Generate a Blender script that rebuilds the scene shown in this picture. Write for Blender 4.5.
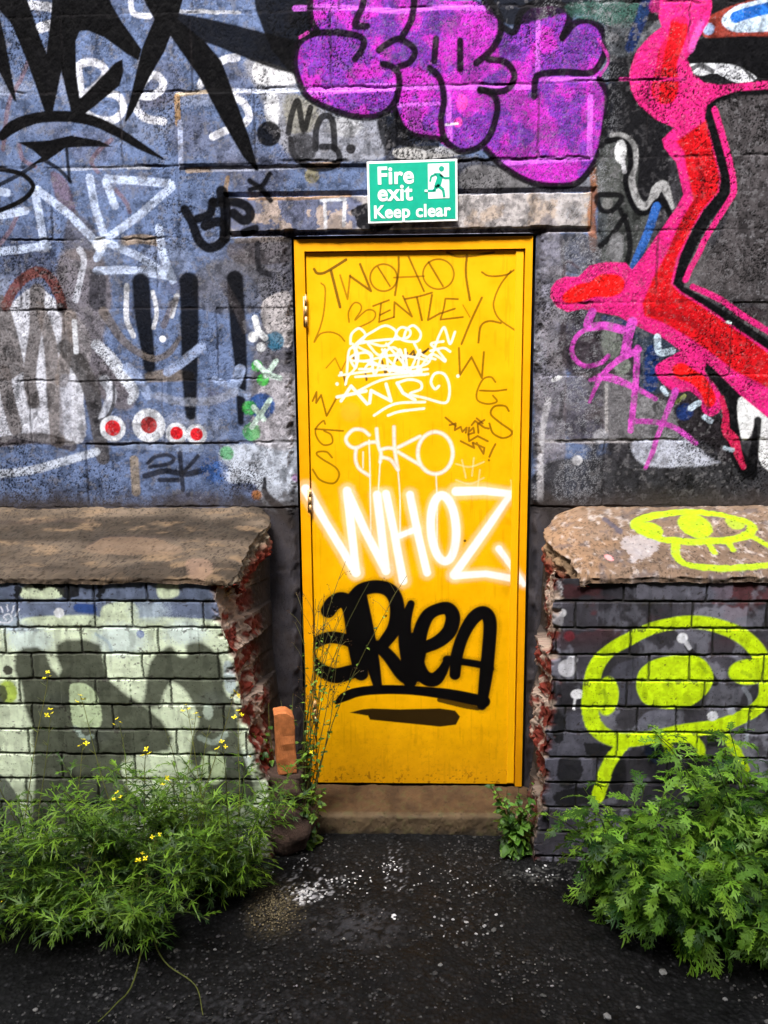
import bpy, bmesh, math, random
import numpy as np
from mathutils import Vector, Matrix

for o in list(bpy.data.objects): bpy.data.objects.remove(o, do_unlink=True)
SC = bpy.context.scene
COL = SC.collection
random.seed(7); RNG = np.random.default_rng(7)

# ------------------------------------------------------------------ camera
FPX, PITCH, YAW, ROLL, CX, CD, EYE = 790.0, .1591, .0325, -.0083, -.0154, 2.9186, 1.656
cF = np.array([-math.sin(YAW)*math.cos(PITCH), math.cos(YAW)*math.cos(PITCH), -math.sin(PITCH)])
cR0 = np.array([math.cos(YAW), math.sin(YAW), 0.0]); cU0 = np.cross(cR0, cF)
cR = cR0*math.cos(ROLL) + cU0*math.sin(ROLL); cU = -cR0*math.sin(ROLL) + cU0*math.cos(ROLL)
CAMP = np.array([CX, -CD, EYE])
cam_data = bpy.data.cameras.new('camera'); cam = bpy.data.objects.new('camera', cam_data); COL.objects.link(cam)
M4 = Matrix([[cR[0], cU[0], -cF[0], CAMP[0]], [cR[1], cU[1], -cF[1], CAMP[1]], [cR[2], cU[2], -cF[2], CAMP[2]], [0, 0, 0, 1]])
cam.matrix_world = M4
cam_data.sensor_fit = 'VERTICAL'; cam_data.sensor_height = 24.0; cam_data.lens = 24.0*FPX/1024.0
cam_data.clip_start = 0.05; cam_data.clip_end = 400
SC.camera = cam

# ------------------------------------------------------------------ light: overcast day
W = bpy.data.worlds.new("World"); SC.world = W; W.use_nodes = True
wn = W.node_tree.nodes; wl = W.node_tree.links
bg = wn['Background']
sky = wn.new('ShaderNodeTexSky'); sky.sky_type = 'NISHITA'; sky.sun_disc = False
SUN_EL, SUN_AZ = math.radians(58), math.radians(198)      # azimuth the light comes from, measured from +Y clockwise
sky.sun_elevation = SUN_EL; sky.sun_rotation = SUN_AZ; sky.dust_density = 6; sky.ozone_density = 1.0; sky.air_density = 1.0
hs = wn.new('ShaderNodeHueSaturation'); hs.inputs['Saturation'].default_value = .45
wl.new(sky.outputs[0], hs.inputs['Color']); wl.new(hs.outputs[0], bg.inputs['Color']); bg.inputs['Strength'].default_value = .10
sl = bpy.data.lights.new('sun', 'SUN'); so = bpy.data.objects.new('sun', sl); COL.objects.link(so)
sl.energy = 2.0; sl.angle = math.radians(18); sl.color = (1.0, .975, .94)
sd = Vector((math.sin(SUN_AZ)*math.cos(SUN_EL), math.cos(SUN_AZ)*math.cos(SUN_EL), math.sin(SUN_EL)))
so.rotation_euler = sd.to_track_quat('Z', 'Y').to_euler()
SC.view_settings.view_transform = 'Standard'; SC.view_settings.look = 'None'; SC.view_settings.gamma = 1
SC.view_settings.use_curve_mapping = False
SC.view_settings.exposure = 2.15
SC.render.engine = 'CYCLES'

# ------------------------------------------------------------------ helpers: tags and plain meshes
def tag(o, label=None, cat=None, group=None, kind=None):
    if label: o['label'] = label
    if cat: o['category'] = cat
    if group: o['group'] = group
    if kind: o['kind'] = kind
    return o
def empty(name, loc=(0, 0, 0), rz=0.0):
    o = bpy.data.objects.new(name, None); COL.objects.link(o); o.location = loc; o.rotation_euler = (0, 0, rz)
    o.empty_display_size = .1
    return o
def lin(c):
    c = np.asarray(c, float)/255.0
    return np.where(c <= .04045, c/12.92, ((c+.055)/1.055)**2.4)
def link_mesh(name, me, mat, parent=None):
    o = bpy.data.objects.new(name, me); COL.objects.link(o)
    if mat: me.materials.append(mat)
    if parent is not None: o.parent = parent
    return o
def np_mesh(name, V, Fq, mat, parent=None, cols=None, smooth=True, normals=None):
    """V (n,3); Fq (m,k) with one k for every face (or a list of such arrays); cols (n,3) linear"""
    me = bpy.data.meshes.new(name)
    V = np.asarray(V, np.float32)
    Fs = Fq if isinstance(Fq, list) else [Fq]
    loops = np.concatenate([np.asarray(f).ravel() for f in Fs]).astype(np.int32)
    tot = np.concatenate([np.full(len(f), np.asarray(f).shape[1]) for f in Fs]).astype(np.int32)
    st = np.concatenate([[0], np.cumsum(tot)[:-1]]).astype(np.int32)
    me.vertices.add(len(V)); me.vertices.foreach_set('co', V.ravel())
    me.loops.add(len(loops)); me.loops.foreach_set('vertex_index', loops)
    me.polygons.add(len(tot)); me.polygons.foreach_set('loop_start', st)
    try: me.polygons.foreach_set('loop_total', tot)
    except Exception: pass
    me.update(calc_edges=True)
    me.polygons.foreach_set('use_smooth', np.full(len(tot), smooth))
    if cols is not None:
        a = me.color_attributes.new('Col', 'FLOAT_COLOR', 'POINT')
        a.data.foreach_set('color', np.concatenate([cols, np.ones((len(cols), 1))], 1).astype(np.float32).ravel())
    if normals is not None: me.normals_split_custom_set_from_vertices(np.asarray(normals, np.float32))
    return link_mesh(name, me, mat, parent)
def bm_obj(name, bm, mat, parent=None, smooth=False):
    me = bpy.data.meshes.new(name)
    bmesh.ops.recalc_face_normals(bm, faces=bm.faces[:])
    bm.to_mesh(me); bm.free()
    if smooth: me.polygons.foreach_set('use_smooth', [True]*len(me.polygons))
    return link_mesh(name, me, mat, parent)
def box(bm, x0, x1, y0, y1, z0, z1, bev=0.0, seg=2):
    m = Matrix.Translation(((x0+x1)/2, (y0+y1)/2, (z0+z1)/2)) @ Matrix.Diagonal((x1-x0, y1-y0, z1-z0, 1))
    g = bmesh.ops.create_cube(bm, size=1, matrix=m)
    if bev:
        es = list({e for v in g['verts'] for e in v.link_edges})
        bmesh.ops.bevel(bm, geom=es, offset=bev, segments=seg, affect='EDGES', profile=.5)

# ------------------------------------------------------------------ helpers: noise
def _h(ix, iy, s):
    n = (ix.astype(np.int64)*374761393 + iy.astype(np.int64)*668265263 + s*1442695041) & 0xffffffff
    n = ((n ^ (n >> 13))*1274126177) & 0xffffffff
    n = n ^ (n >> 16)
    return (n & 0xffffff)/float(0xffffff)
def noise(x, y, cell, seed=0):
    x = x/cell; y = y/cell
    ix = np.floor(x); iy = np.floor(y); fx = x-ix; fy = y-iy
    fx = fx*fx*(3-2*fx); fy = fy*fy*(3-2*fy)
    a = _h(ix, iy, seed); b = _h(ix+1, iy, seed); c = _h(ix, iy+1, seed); d = _h(ix+1, iy+1, seed)
    return (a*(1-fx)+b*fx)*(1-fy)+(c*(1-fx)+d*fx)*fy
def fbm(x, y, cell, seed=0, oc=4):
    t = 0; a = 1; s = 0
    for i in range(oc):
        t = t+a*noise(x+i*7.13, y-i*3.7, cell/(2.03**i), seed+i*17); s += a; a *= .55
    return t/s
def sstep(a, b, x):
    t = np.clip((x-a)/(b-a), 0, 1); return t*t*(3-2*t)

# ------------------------------------------------------------------ helpers: measuring the surfaces (read off the photograph, turned to metres on each real plane)
def _ray(px, py): return cF + cR*(px-384)/FPX - cU*(py-512)/FPX
def at_y(px, py, y):
    d = _ray(px, py); return CAMP + d*((y+CD)/d[1])
def at_z(px, py, z):
    d = _ray(px, py); return CAMP + d*((z-EYE)/d[2])
COP_B, COP_F, FRONT = 1.208, 1.031, -.35        # coping height at the wall, at its front edge; front of the brick buttresses
def cop_z(y): return COP_B + (COP_F-COP_B)*(y/FRONT)
def at_cop(px, py):
    d = _ray(px, py); k = (COP_F-COP_B)/FRONT   # z = B + k*y
    t = (COP_B + k*CAMP[1] - CAMP[2])/(d[2]-k*d[1]); return CAMP + d*t
def mpp(P): return float((np.asarray(P)-CAMP) @ cF)/FPX
WALLP = lambda x, y: at_y(x, y, 0.0)[[0, 2]]
DOORP = lambda x, y: at_y(x, y, .02)[[0, 2]]
FRONP = lambda x, y: at_y(x, y, FRONT)[[0, 2]]
COPP = lambda x, y: at_cop(x, y)[[0, 1]]

# ------------------------------------------------------------------ painter: spray paint laid on a surface's own metre grid
def catmull(P, n=7, closed=False):
    P = np.asarray(P, float)
    if len(P) < 3: return P
    Q = np.concatenate([P[-1:], P, P[:2]]) if closed else np.concatenate([2*P[:1]-P[1:2], P, 2*P[-1:]-P[-2:-1]])
    out = []
    for i in range(1, len(Q)-2):
        p0, p1, p2, p3 = Q[i-1], Q[i], Q[i+1], Q[i+2]
        for t in np.linspace(0, 1, n, endpoint=False):
            out.append(.5*((2*p1)+(-p0+p2)*t+(2*p0-5*p1+4*p2-p3)*t*t+(-p0+3*p1-3*p2+p3)*t**3))
    out.append(Q[-2])
    return np.array(out)
class Canvas:
    def __init__(s, us, vs, proj, base, s_px):
        s.us, s.vs, s.proj = np.asarray(us, float), np.asarray(vs, float), proj
        s.X, s.Z = np.meshgrid(s.us, s.vs)
        s.C = np.empty(s.X.shape+(3,)); s.C[:] = lin(base)
        s.id = np.zeros(s.X.shape, np.int32); s.mp = s_px; s.cur = 0
        s.gr = RNG.random(s.X.shape)
        s.gr2 = noise(s.X, s.Z, .006, 99)
    def conv(s, pts): return np.array([s.proj(p[0], p[1]) for p in pts])
    def win(s, lo, hi):
        a, b = np.searchsorted(s.us, [lo[0], hi[0]]); c, d = np.searchsorted(s.vs, [lo[1], hi[1]])
        return slice(c, d), slice(a, b)
    def lay(s, w, al, col, grain, op, mark=True, var=0):
        if grain:
            r = .6*s.gr[w]+.4*s.gr2[w]
            al2 = np.clip((al*1.25 - r*grain*1.0)/(1-.75*grain+1e-6), 0, 1)
            al2 = np.where(al <= .01, 0, al2)
        else: al2 = al
        al2 = al2*op
        c = lin(col)
        if var: c = c*(1+var*(s.gr2[w][..., None]-.5)*2)
        s.C[w] = s.C[w]*(1-al2[..., None]) + c*al2[..., None]
        if mark: s.id[w] = np.where(al > .5, s.cur, s.id[w])
    def stroke(s, pts, w, col, soft=2.0, op=1.0, grain=.35, curve=True, closed=False, mark=True, var=.12):
        P = s.conv(pts); ww = np.asarray(w if hasattr(w, '__len__') else [w]*len(P), float)*s.mp
        PW = np.concatenate([P, ww[:, None]], 1)
        if closed and not curve: PW = np.concatenate([PW, PW[:1]])
        if curve and len(P) > 2: PW = catmull(PW, 7, closed)
        soft = soft*s.mp; m = PW[:, 2].max()/2+soft*1.5+.002
        sl_ = s.win(PW[:, :2].min(0)-m, PW[:, :2].max(0)+m)
        X, Z = s.X[sl_], s.Z[sl_]
        if X.size == 0: return
        best = np.full(X.shape, -9.0)
        for a, b in zip(PW[:-1], PW[1:]):
            lo = np.minimum(a[:2], b[:2])-m; hi = np.maximum(a[:2], b[:2])+m
            w2 = s.win(lo, hi)
            r0 = max(w2[0].start-sl_[0].start, 0); r1 = max(w2[0].stop-sl_[0].start, 0)
            c0 = max(w2[1].start-sl_[1].start, 0); c1 = max(w2[1].stop-sl_[1].start, 0)
            q = (slice(r0, r1), slice(c0, c1)); x, z = X[q], Z[q]
            if x.size == 0: continue
            d = b[:2]-a[:2]; L = d@d+1e-12
            t = np.clip(((x-a[0])*d[0]+(z-a[1])*d[1])/L, 0, 1)
            dist = np.hypot(x-a[0]-t*d[0], z-a[1]-t*d[1])
            best[q] = np.maximum(best[q], (a[2]+t*(b[2]-a[2]))/2-dist)
        al = sstep(-soft*.6, soft*.6, best) if soft > 0 else (best > 0).astype(float)
        s.lay(sl_, al, col, grain, op, mark, var)
    def dot(s, x, y, r, col, soft=2.0, op=1.0, grain=.35, ry=None, mark=True, var=.1):
        P = s.proj(x, y); r_ = r*s.mp; ry_ = (ry or r)*s.mp; sf = soft*s.mp
        w = s.win(P-max(r_, ry_)-sf*2, P+max(r_, ry_)+sf*2)
        X, Z = s.X[w], s.Z[w]
        if X.size == 0: return
        d = (1-np.hypot((X-P[0])/r_, (Z-P[1])/ry_))*min(r_, ry_)
        s.lay(w, sstep(-sf*.6, sf*.6, d+.0*X), col, grain, op, mark, var)
    def poly(s, pts, col, soft=2.0, op=1.0, grain=.3, curve=True, mark=True, var=.12, rag=0.0):
        P = s.conv(pts)
        if curve: P = catmull(P, 5, True)
        sf = soft*s.mp; m = sf*2+.003+rag*s.mp
        w = s.win(P.min(0)-m, P.max(0)+m); X, Z = s.X[w], s.Z[w]
        if X.size == 0: return
        ins = np.zeros(X.shape, bool); dist = np.full(X.shape, 9.0)
        Q = np.roll(P, -1, 0)
        for a, b in zip(P, Q):
            c = ((a[1] > Z) != (b[1] > Z)) & (X < (b[0]-a[0])*(Z-a[1])/(b[1]-a[1]+1e-12)+a[0]); ins ^= c
            d = b-a; L = d@d+1e-12
            t = np.clip(((X-a[0])*d[0]+(Z-a[1])*d[1])/L, 0, 1)
            dist = np.minimum(dist, np.hypot(X-a[0]-t*d[0], Z-a[1]-t*d[1]))
        sd_ = np.where(ins, dist, -dist)
        if rag: sd_ = sd_+(fbm(X, Z, .02, 5)-.5)*2*rag*s.mp
        s.lay(w, sstep(-sf*.6, sf*.6, sd_), col, grain, op, mark, var)
    def ring(s, x, y, rx, ry, w, col, rot=0, **k):
        a = np.linspace(0, 2*math.pi, 17)[:-1]; c_, s_ = math.cos(rot), math.sin(rot)
        s.stroke([(x+rx*math.cos(t)*c_-ry*math.sin(t)*s_, y+rx*math.cos(t)*s_+ry*math.sin(t)*c_) for t in a], w, col, closed=True, **k)
def surface(name, cv, P, mat, parent, keep=None, part_info=None, part_name='graffiti'):
    """one mesh for the bare surface and one child mesh for every painted piece; they share borders and normals exactly"""
    H, Wd = cv.X.shape
    du = np.gradient(P, axis=1); dv = np.gradient(P, axis=0)
    N = np.cross(du, dv); N /= np.linalg.norm(N, axis=2, keepdims=True)+1e-12
    idx = np.arange(H*Wd).reshape(H, Wd)
    q = np.stack([idx[:-1, :-1], idx[:-1, 1:], idx[1:, 1:], idx[1:, :-1]], -1)
    fid = cv.id[:-1, :-1].copy()
    ok = np.ones(fid.shape, bool) if keep is None else keep[:-1, :-1]
    Pf, Nf, Cf = P.reshape(-1, 3), N.reshape(-1, 3), cv.C.reshape(-1, 3)
    main = None
    for k in [0]+sorted(part_info or {}):
        sel = q[(fid == k) & ok]
        if len(sel) == 0: continue
        u, inv = np.unique(sel.ravel(), return_inverse=True)
        o = np_mesh(name if k == 0 else part_name, Pf[u], inv.reshape(-1, 4), mat, parent if k == 0 else (main if parent is None else parent), Cf[u], True, Nf[u])
        if k == 0: main = o
        else: o['label'] = part_info[k]
    return main

# ------------------------------------------------------------------ materials
def new_mat(name):
    m = bpy.data.materials.new(name); m.use_nodes = True
    n = m.node_tree.nodes; l = m.node_tree.links; b = n['Principled BSDF']
    return m, n, l, b
def coords(n, l, obj=False):
    t = n.new('ShaderNodeTexCoord'); return t.outputs['Object']
def nz(n, l, vec, scale, detail=4, rough=.6):
    t = n.new('ShaderNodeTexNoise'); t.inputs['Scale'].default_value = scale; t.inputs['Detail'].default_value = detail
    t.inputs['Roughness'].default_value = rough; l.new(vec, t.inputs['Vector']); return t.outputs['Fac']
def ramp(n, l, src, stops):
    r = n.new('ShaderNodeValToRGB'); l.new(src, r.inputs[0])
    e = r.color_ramp.elements
    e[0].position, e[0].color = stops[0][0], (*stops[0][1], 1); e[1].position, e[1].color = stops[-1][0], (*stops[-1][1], 1)
    for p, c in stops[1:-1]:
        x = e.new(p); x.color = (*c, 1)
    return r.outputs[0]
def mixc(n, l, fac, a, b, mode='MIX'):
    m = n.new('ShaderNodeMix'); m.data_type = 'RGBA'; m.blend_type = mode
    if isinstance(fac, float): m.inputs[0].default_value = fac
    else: l.new(fac, m.inputs[0])
    for i, v in ((6, a), (7, b)):
        if isinstance(v, tuple): m.inputs[i].default_value = (*v, 1)
        else: l.new(v, m.inputs[i])
    return m.outputs[2]
def bump(n, l, b, h, strength, dist):
    u = n.new('ShaderNodeBump'); u.inputs['Strength'].default_value = strength; u.inputs['Distance'].default_value = dist
    l.new(h, u.inputs['Height']); l.new(u.outputs[0], b.inputs['Normal'])
def painted_mat(name, rough, pit, pit_scale, bstr, bdist, spec=.35, gloss_var=.15):
    m, n, l, b = new_mat(name)
    v = coords(n, l); at = n.new('ShaderNodeAttribute'); at.attribute_name = 'Col'
    f1 = nz(n, l, v, pit_scale, 3, .75); f2 = nz(n, l, v, pit_scale*.16, 4, .6)
    vo = n.new('ShaderNodeTexVoronoi'); vo.inputs['Scale'].default_value = pit_scale*.7; l.new(v, vo.inputs['Vector'])
    sep = n.new('ShaderNodeSeparateColor'); l.new(vo.outputs['Color'], sep.inputs[0])
    ad = n.new('ShaderNodeMath'); ad.operation = 'MULTIPLY_ADD'; l.new(sep.outputs[0], ad.inputs[0]); ad.inputs[1].default_value = .75; l.new(vo.outputs['Distance'], ad.inputs[2])
    ad2 = n.new('ShaderNodeMath'); ad2.operation = 'MULTIPLY_ADD'; l.new(f2, ad2.inputs[0]); ad2.inputs[1].default_value = .5; l.new(ad.outputs[0], ad2.inputs[2])
    pm = ramp(n, l, ad2.outputs[0], [(.0, (1-pit,)*3), (.56, (1-pit,)*3), (.68, (1, 1, 1)), (1, (1, 1, 1))])
    c = mixc(n, l, 1.0, at.outputs['Color'], pm, 'MULTIPLY')
    g = ramp(n, l, f2, [(.25, (.86,)*3), (.75, (1.08,)*3)])
    c = mixc(n, l, 1.0, c, g, 'MULTIPLY')
    l.new(c, b.inputs['Base Color'])
    rr = ramp(n, l, f2, [(.3, (rough-gloss_var,)*3), (.7, (min(rough+gloss_var, 1),)*3)])
    l.new(rr, b.inputs['Roughness']); b.inputs['Specular IOR Level'].default_value = spec
    hm = n.new('ShaderNodeMath'); hm.operation = 'MULTIPLY_ADD'; l.new(f1, hm.inputs[0]); hm.inputs[1].default_value = .5; l.new(pm, hm.inputs[2])
    bump(n, l, b, hm.outputs[0], bstr, bdist)
    return m
def plain_mat(name, srgb, rough=.7, var=.25, scale=30, bstr=.3, bdist=.002, metal=0.0, spec=.4):
    m, n, l, b = new_mat(name)
    v = coords(n, l); c = lin(srgb); f = nz(n, l, v, scale, 6, .65)
    l.new(ramp(n, l, f, [(.25, tuple(c*(1-var))), (.75, tuple(np.clip(c*(1+var), 0, 1)))]), b.inputs['Base Color'])
    b.inputs['Roughness'].default_value = rough; b.inputs['Metallic'].default_value = metal; b.inputs['Specular IOR Level'].default_value = spec
    bump(n, l, b, nz(n, l, v, scale*4, 4, .7), bstr, bdist)
    return m
M_BLOCK = painted_mat('painted rough concrete block', .88, .6, 330, .3, .0006, .05)
M_BRICK = painted_mat('painted brick', .78, .30, 200, .5, .0015, .18)
M_DOOR = painted_mat('yellow door paint skin', .42, .03, 60, .06, .0006, .22, .06)
M_COPE = painted_mat('weathered concrete coping', .9, .4, 120, 1.0, .004, .2)
# ================================================================== GROUND
def fine(lo, hi, step, out_lo, out_hi, grow=1.25):
    a = list(np.arange(lo, hi+step*.5, step)); d = step; x = a[-1]
    while x < out_hi:
        d *= grow; x = min(x+d, out_hi); a.append(x)
    d = step; x = a[0]; pre = []
    while x > out_lo:
        d *= grow; x = max(x-d, out_lo); pre.append(x)
    return np.array(pre[::-1]+a)
gx = fine(-1.35, 1.25, .006, -60, 60); gy = fine(-1.5, .1, .006, -60, 60)
GX, GY = np.meshgrid(gx, gy)
near = np.exp(-np.maximum(np.abs(GX)-2, 0))*np.exp(-np.maximum(-GY-3, 0))
gz = ((fbm(GX, GY, .25, 3)-.5)*.018+(fbm(GX, GY, .02, 8, 3)-.5)*.006)*near
m_asph, n, l, b = new_mat('dark worn asphalt')
v = coords(n, l)
vo = n.new('ShaderNodeTexVoronoi'); vo.inputs['Scale'].default_value = 80; vo.inputs['Randomness'].default_value = 1; l.new(v, vo.inputs['Vector'])
cr = ramp(n, l, vo.outputs['Color'], [(0, (.0035, .0035, .004)), (.66, (.006, .006, .0065)), (.80, (.014, .014, .015)), (.92, (.036, .036, .038)), (1, (.12, .12, .115))])
dist = ramp(n, l, vo.outputs['Distance'], [(.25, (1, 1, 1)), (.55, (.25, .25, .25))])
c = mixc(n, l, 1.0, cr, dist, 'MULTIPLY')
big = ramp(n, l, nz(n, l, v, 3.2, 5, .6), [(.3, (.55,)*3), (.7, (1.25,)*3)])
c = mixc(n, l, 1.0, c, big, 'MULTIPLY')
at = n.new('ShaderNodeAttribute'); at.attribute_name = 'Col'
c = mixc(n, l, 1.0, c, at.outputs['Color'], 'ADD')
l.new(c, b.inputs['Base Color']); b.inputs['Specular IOR Level'].default_value = .2
l.new(ramp(n, l, nz(n, l, v, 9, 4, .6), [(.3, (.5,)*3), (.7, (.85,)*3)]), b.inputs['Roughness'])
bump(n, l, b, vo.outputs['Distance'], .8, .003)
gcol = np.zeros(GX.shape+(3,))
def gpatch(px, py, rx, ry, col, thr, seed, cell=.012):
    p = at_z(px, py, 0); d = np.hypot((GX-p[0])/rx, (GY-p[1])/ry)
    m = np.clip(1.3-d, 0, 1)*sstep(thr, thr+.12, fbm(GX, GY, cell, seed, 3))
    gcol[:] = gcol+m[..., None]*lin(col)
gpatch(276, 908, .09, .13, (70, 62, 44), .44, 1, .004)
gpatch(312, 885, .10, .09, (170, 170, 175), .62, 2, .012)
gpatch(302, 897, .05, .04, (200, 200, 206), .54, 12, .012)
gpatch(360, 925, .16, .10, (44, 44, 47), .46, 4, .014)
gpatch(395, 870, .04, .16, (150, 150, 155), .66, 5, .008)
gpatch(545, 875, .14, .05, (80, 80, 78), .58, 6, .010)
gpatch(230, 1010, .3, .06, (40, 40, 42), .5, 7, .012)
ii = np.arange(GX.size).reshape(GX.shape)
q = np.stack([ii[:-1, :-1], ii[:-1, 1:], ii[1:, 1:], ii[1:, :-1]], -1).reshape(-1, 4)
g = np_mesh('ground', np.stack([GX, GY, gz], -1).reshape(-1, 3), q, m_asph, None, gcol.reshape(-1, 3)); tag(g, kind='structure')
g['label'] = 'dark worn asphalt with pale aggregate chips in front of the door'; 

# ================================================================== CONCRETE BLOCK WALL
SC_W = mpp(at_y(400, 350, 0))
wx = fine(-2.0, 1.85, .003, -3.6, 3.6, 1.12)
wz = np.concatenate([np.arange(-.05, 1.17, .009), fine(1.17, 3.02, .003, 1.17, 3.9, 1.2)])
cv = Canvas(wx, wz, WALLP, (94, 110, 146), SC_W)
X, Z = cv.X, cv.Z
n1 = fbm(X, Z, .35, 11); n2 = fbm(X, Z, .05, 12, 4); n3 = fbm(X, Z, .012, 13, 2)
cv.C *= (.72+.55*n1)[..., None]
# right of the door the blocks are darker and greyer
rt = sstep(-.02, .06, X-WALLP(592, 300)[0]+(n2-.5)*.15)
cv.C = cv.C*(1-rt[..., None])+lin((56, 55, 60))*(.45+1.1*n2)[..., None]*rt[..., None]
COURSES = [1.26, 1.015, .77, .526, .281, .0254, -.2063, -.45]
CZ = [c+EYE for c in COURSES]; CZ = [CZ[0]+.245*k for k in (4, 3, 2, 1)]+CZ+[CZ[-1]-.245*k for k in range(1, 6)]
def vj(px, py): return WALLP(px, py)[0]
VJ = {0: [vj(60, 5), vj(190, 5), vj(330, 5), vj(470, 5), vj(690, 5)], 1: [vj(117, 50), vj(253, 50), vj(540, 50), vj(650, 50)],
      2: [vj(46, 130), vj(176, 130), vj(394, 130), vj(592, 110), vj(743, 110)], 3: [vj(153, 200), vj(660, 190)], 4: [vj(61, 275), vj(215, 275), vj(592, 270), vj(735, 270)],
      5: [vj(160, 345), vj(712, 340)], 6: [vj(83, 410), vj(238, 410), vj(605, 410), vj(735, 410)], 7: [vj(128, 475), vj(266, 475), vj(640, 475)]}
depth = np.zeros(X.shape); jm = np.zeros(X.shape); face = np.zeros(X.shape)
wob = (fbm(X, Z, .03, 21, 3)-.5)*.012; wob2 = (fbm(X, Z, .2, 22, 2)-.5)*.012
LX0, LX1 = vj(228, 215), vj(592, 215); LZ0, LZ1 = WALLP(400, 231)[1], WALLP(400, 194.5)[1]
for k, zc in enumerate(CZ):
    thin = .0034 if (k % 2) else .0042
    inl = (X > LX0) & (X < LX1) & (Z < LZ1+.02) & (Z > LZ0-.05)
    d = np.abs(Z-zc+wob+wob2)
    m_ = sstep(thin*1.7, thin*.35, d)*np.where(inl, 0, 1)*(.25+.75*sstep(.34, .56, fbm(X, Z, .10, 31+k, 3)))
    jm = np.maximum(jm, m_)
rows = sorted(CZ, reverse=True)
for r in range(len(rows)-1):
    zt, zb = rows[r], rows[r+1]
    sel = (Z < zt) & (Z >= zb)
    key = r-4
    js = VJ.get(key)
    rr = random.Random(40+r)
    js = js if js else [-3.5+.5*i+(.25 if r % 2 else 0) for i in range(15)]
    js = list(js)+[min(js)-.5*i for i in range(1, 6)]+[max(js)+.5*i for i in range(1, 6)]
    off = np.zeros(X.shape)
    for j, xj in enumerate(sorted(js)):
        d = np.abs(X-xj+wob*.8)
        inl = (X > LX0-.01) & (X < LX1+.01) & (Z < LZ1+.01)
        jm = np.where(sel & ~inl, np.maximum(jm, sstep(.0055, .0015, d)*.85), jm)
        face = np.where(sel & (X >= xj), rr.uniform(-.0035, .0035), face)
depth += jm*.004*(.3+.7*sstep(.4, .6, fbm(X, Z, .16, 611, 3)))+face*.7
# the raised panel block, the thin course over the lintel and the lintel itself
bx0, bx1 = vj(177, 130), vj(398, 130); bz0, bz1 = WALLP(260, 168)[1], WALLP(260, 92)[1]
inb = np.minimum(np.minimum(X-bx0, bx1-X), np.minimum(Z-bz0, bz1-Z))
depth -= sstep(0, .008, inb+wob*.4)*.008
inL = np.minimum(np.minimum(X-LX0, LX1-X), np.minimum(Z-LZ0, LZ1-Z))+wob*.3
lint = sstep(0, .006, inL)
depth = depth*(1-lint)-lint*.006
edge = sstep(.016, .004, np.abs(inL)-.001)*(inL < .004)
depth += edge*.010
rgh = .35+1.3*sstep(.4, .62, fbm(X, Z, .3, 501, 3))
depth += (n3-.5)*.0008*rgh+(n2-.5)*.0032+(n1-.5)*.01
# crumbled arris round the door opening
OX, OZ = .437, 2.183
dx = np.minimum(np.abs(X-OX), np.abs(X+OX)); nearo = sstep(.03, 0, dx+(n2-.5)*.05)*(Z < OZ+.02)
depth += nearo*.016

# ---- bare surfaces, dirt and old paint: faded overspray of many colours
rb = random.Random(77)
for _ in range(70):
    x, y = rb.uniform(-20, 300), rb.uniform(-10, 505); c_ = rb.choice([(60, 64, 84), (112, 122, 152), (150, 156, 176), (84, 74, 76), (70, 72, 80), (96, 90, 104), (120, 128, 150)])
    cv.dot(x, y, rb.uniform(8, 34), c_, rb.uniform(14, 30), rb.uniform(.25, .6), .8, rb.uniform(6, 22), mark=False)
for _ in range(60):
    x, y = rb.uniform(536, 800), rb.uniform(230, 505); c_ = rb.choice([(40, 38, 42), (86, 82, 84), (110, 106, 108), (64, 52, 52), (34, 34, 38), (96, 92, 98)])
    cv.dot(x, y, rb.uniform(6, 26), c_, rb.uniform(10, 24), rb.uniform(.3, .7), .8, rb.uniform(6, 20), mark=False)
E_ = lambda *a, **k: None
P_ = cv.poly; S_ = cv.stroke; D_ = cv.dot
cv.cur = 0
P_([(238, 255), (292, 245), (296, 500), (262, 505), (255, 440), (250, 380), (262, 300)], (98, 94, 98), 14, .8, .5)
P_([(200, 268), (262, 262), (262, 310), (200, 308)], (92, 92, 100), 8, .7, .5)
P_([(245, 60), (292, 74), (298, 96), (345, 118), (385, 122), (385, 158), (345, 162), (300, 160), (278, 140), (262, 100)], (150, 150, 156), 10, .75, .6)
P_([(256, 62), (291, 72), (296, 84), (258, 84)], (215, 215, 220), 4, .85, .6)
D_(273, 112, 7, (220, 222, 228), 5, .8, .6, 16); D_(345, 128, 16, (185, 186, 190), 8, .6, .7, 9)
P_([(285, 100), (305, 98), (318, 112), (318, 128), (300, 135), (288, 130)], (124, 118, 86), 9, .5, .8)
P_([(395, 120), (420, 150), (480, 158), (520, 168), (520, 190), (400, 192), (385, 160)], (62, 60, 62), 8, .85, .4)
P_([(395, 150), (430, 146), (470, 152), (440, 158), (400, 160)], (190, 188, 186), 2, .7, .7)
P_([(470, 166), (530, 172), (585, 178), (590, 190), (470, 192)], (112, 110, 112), 5, .8, .6)
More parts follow.
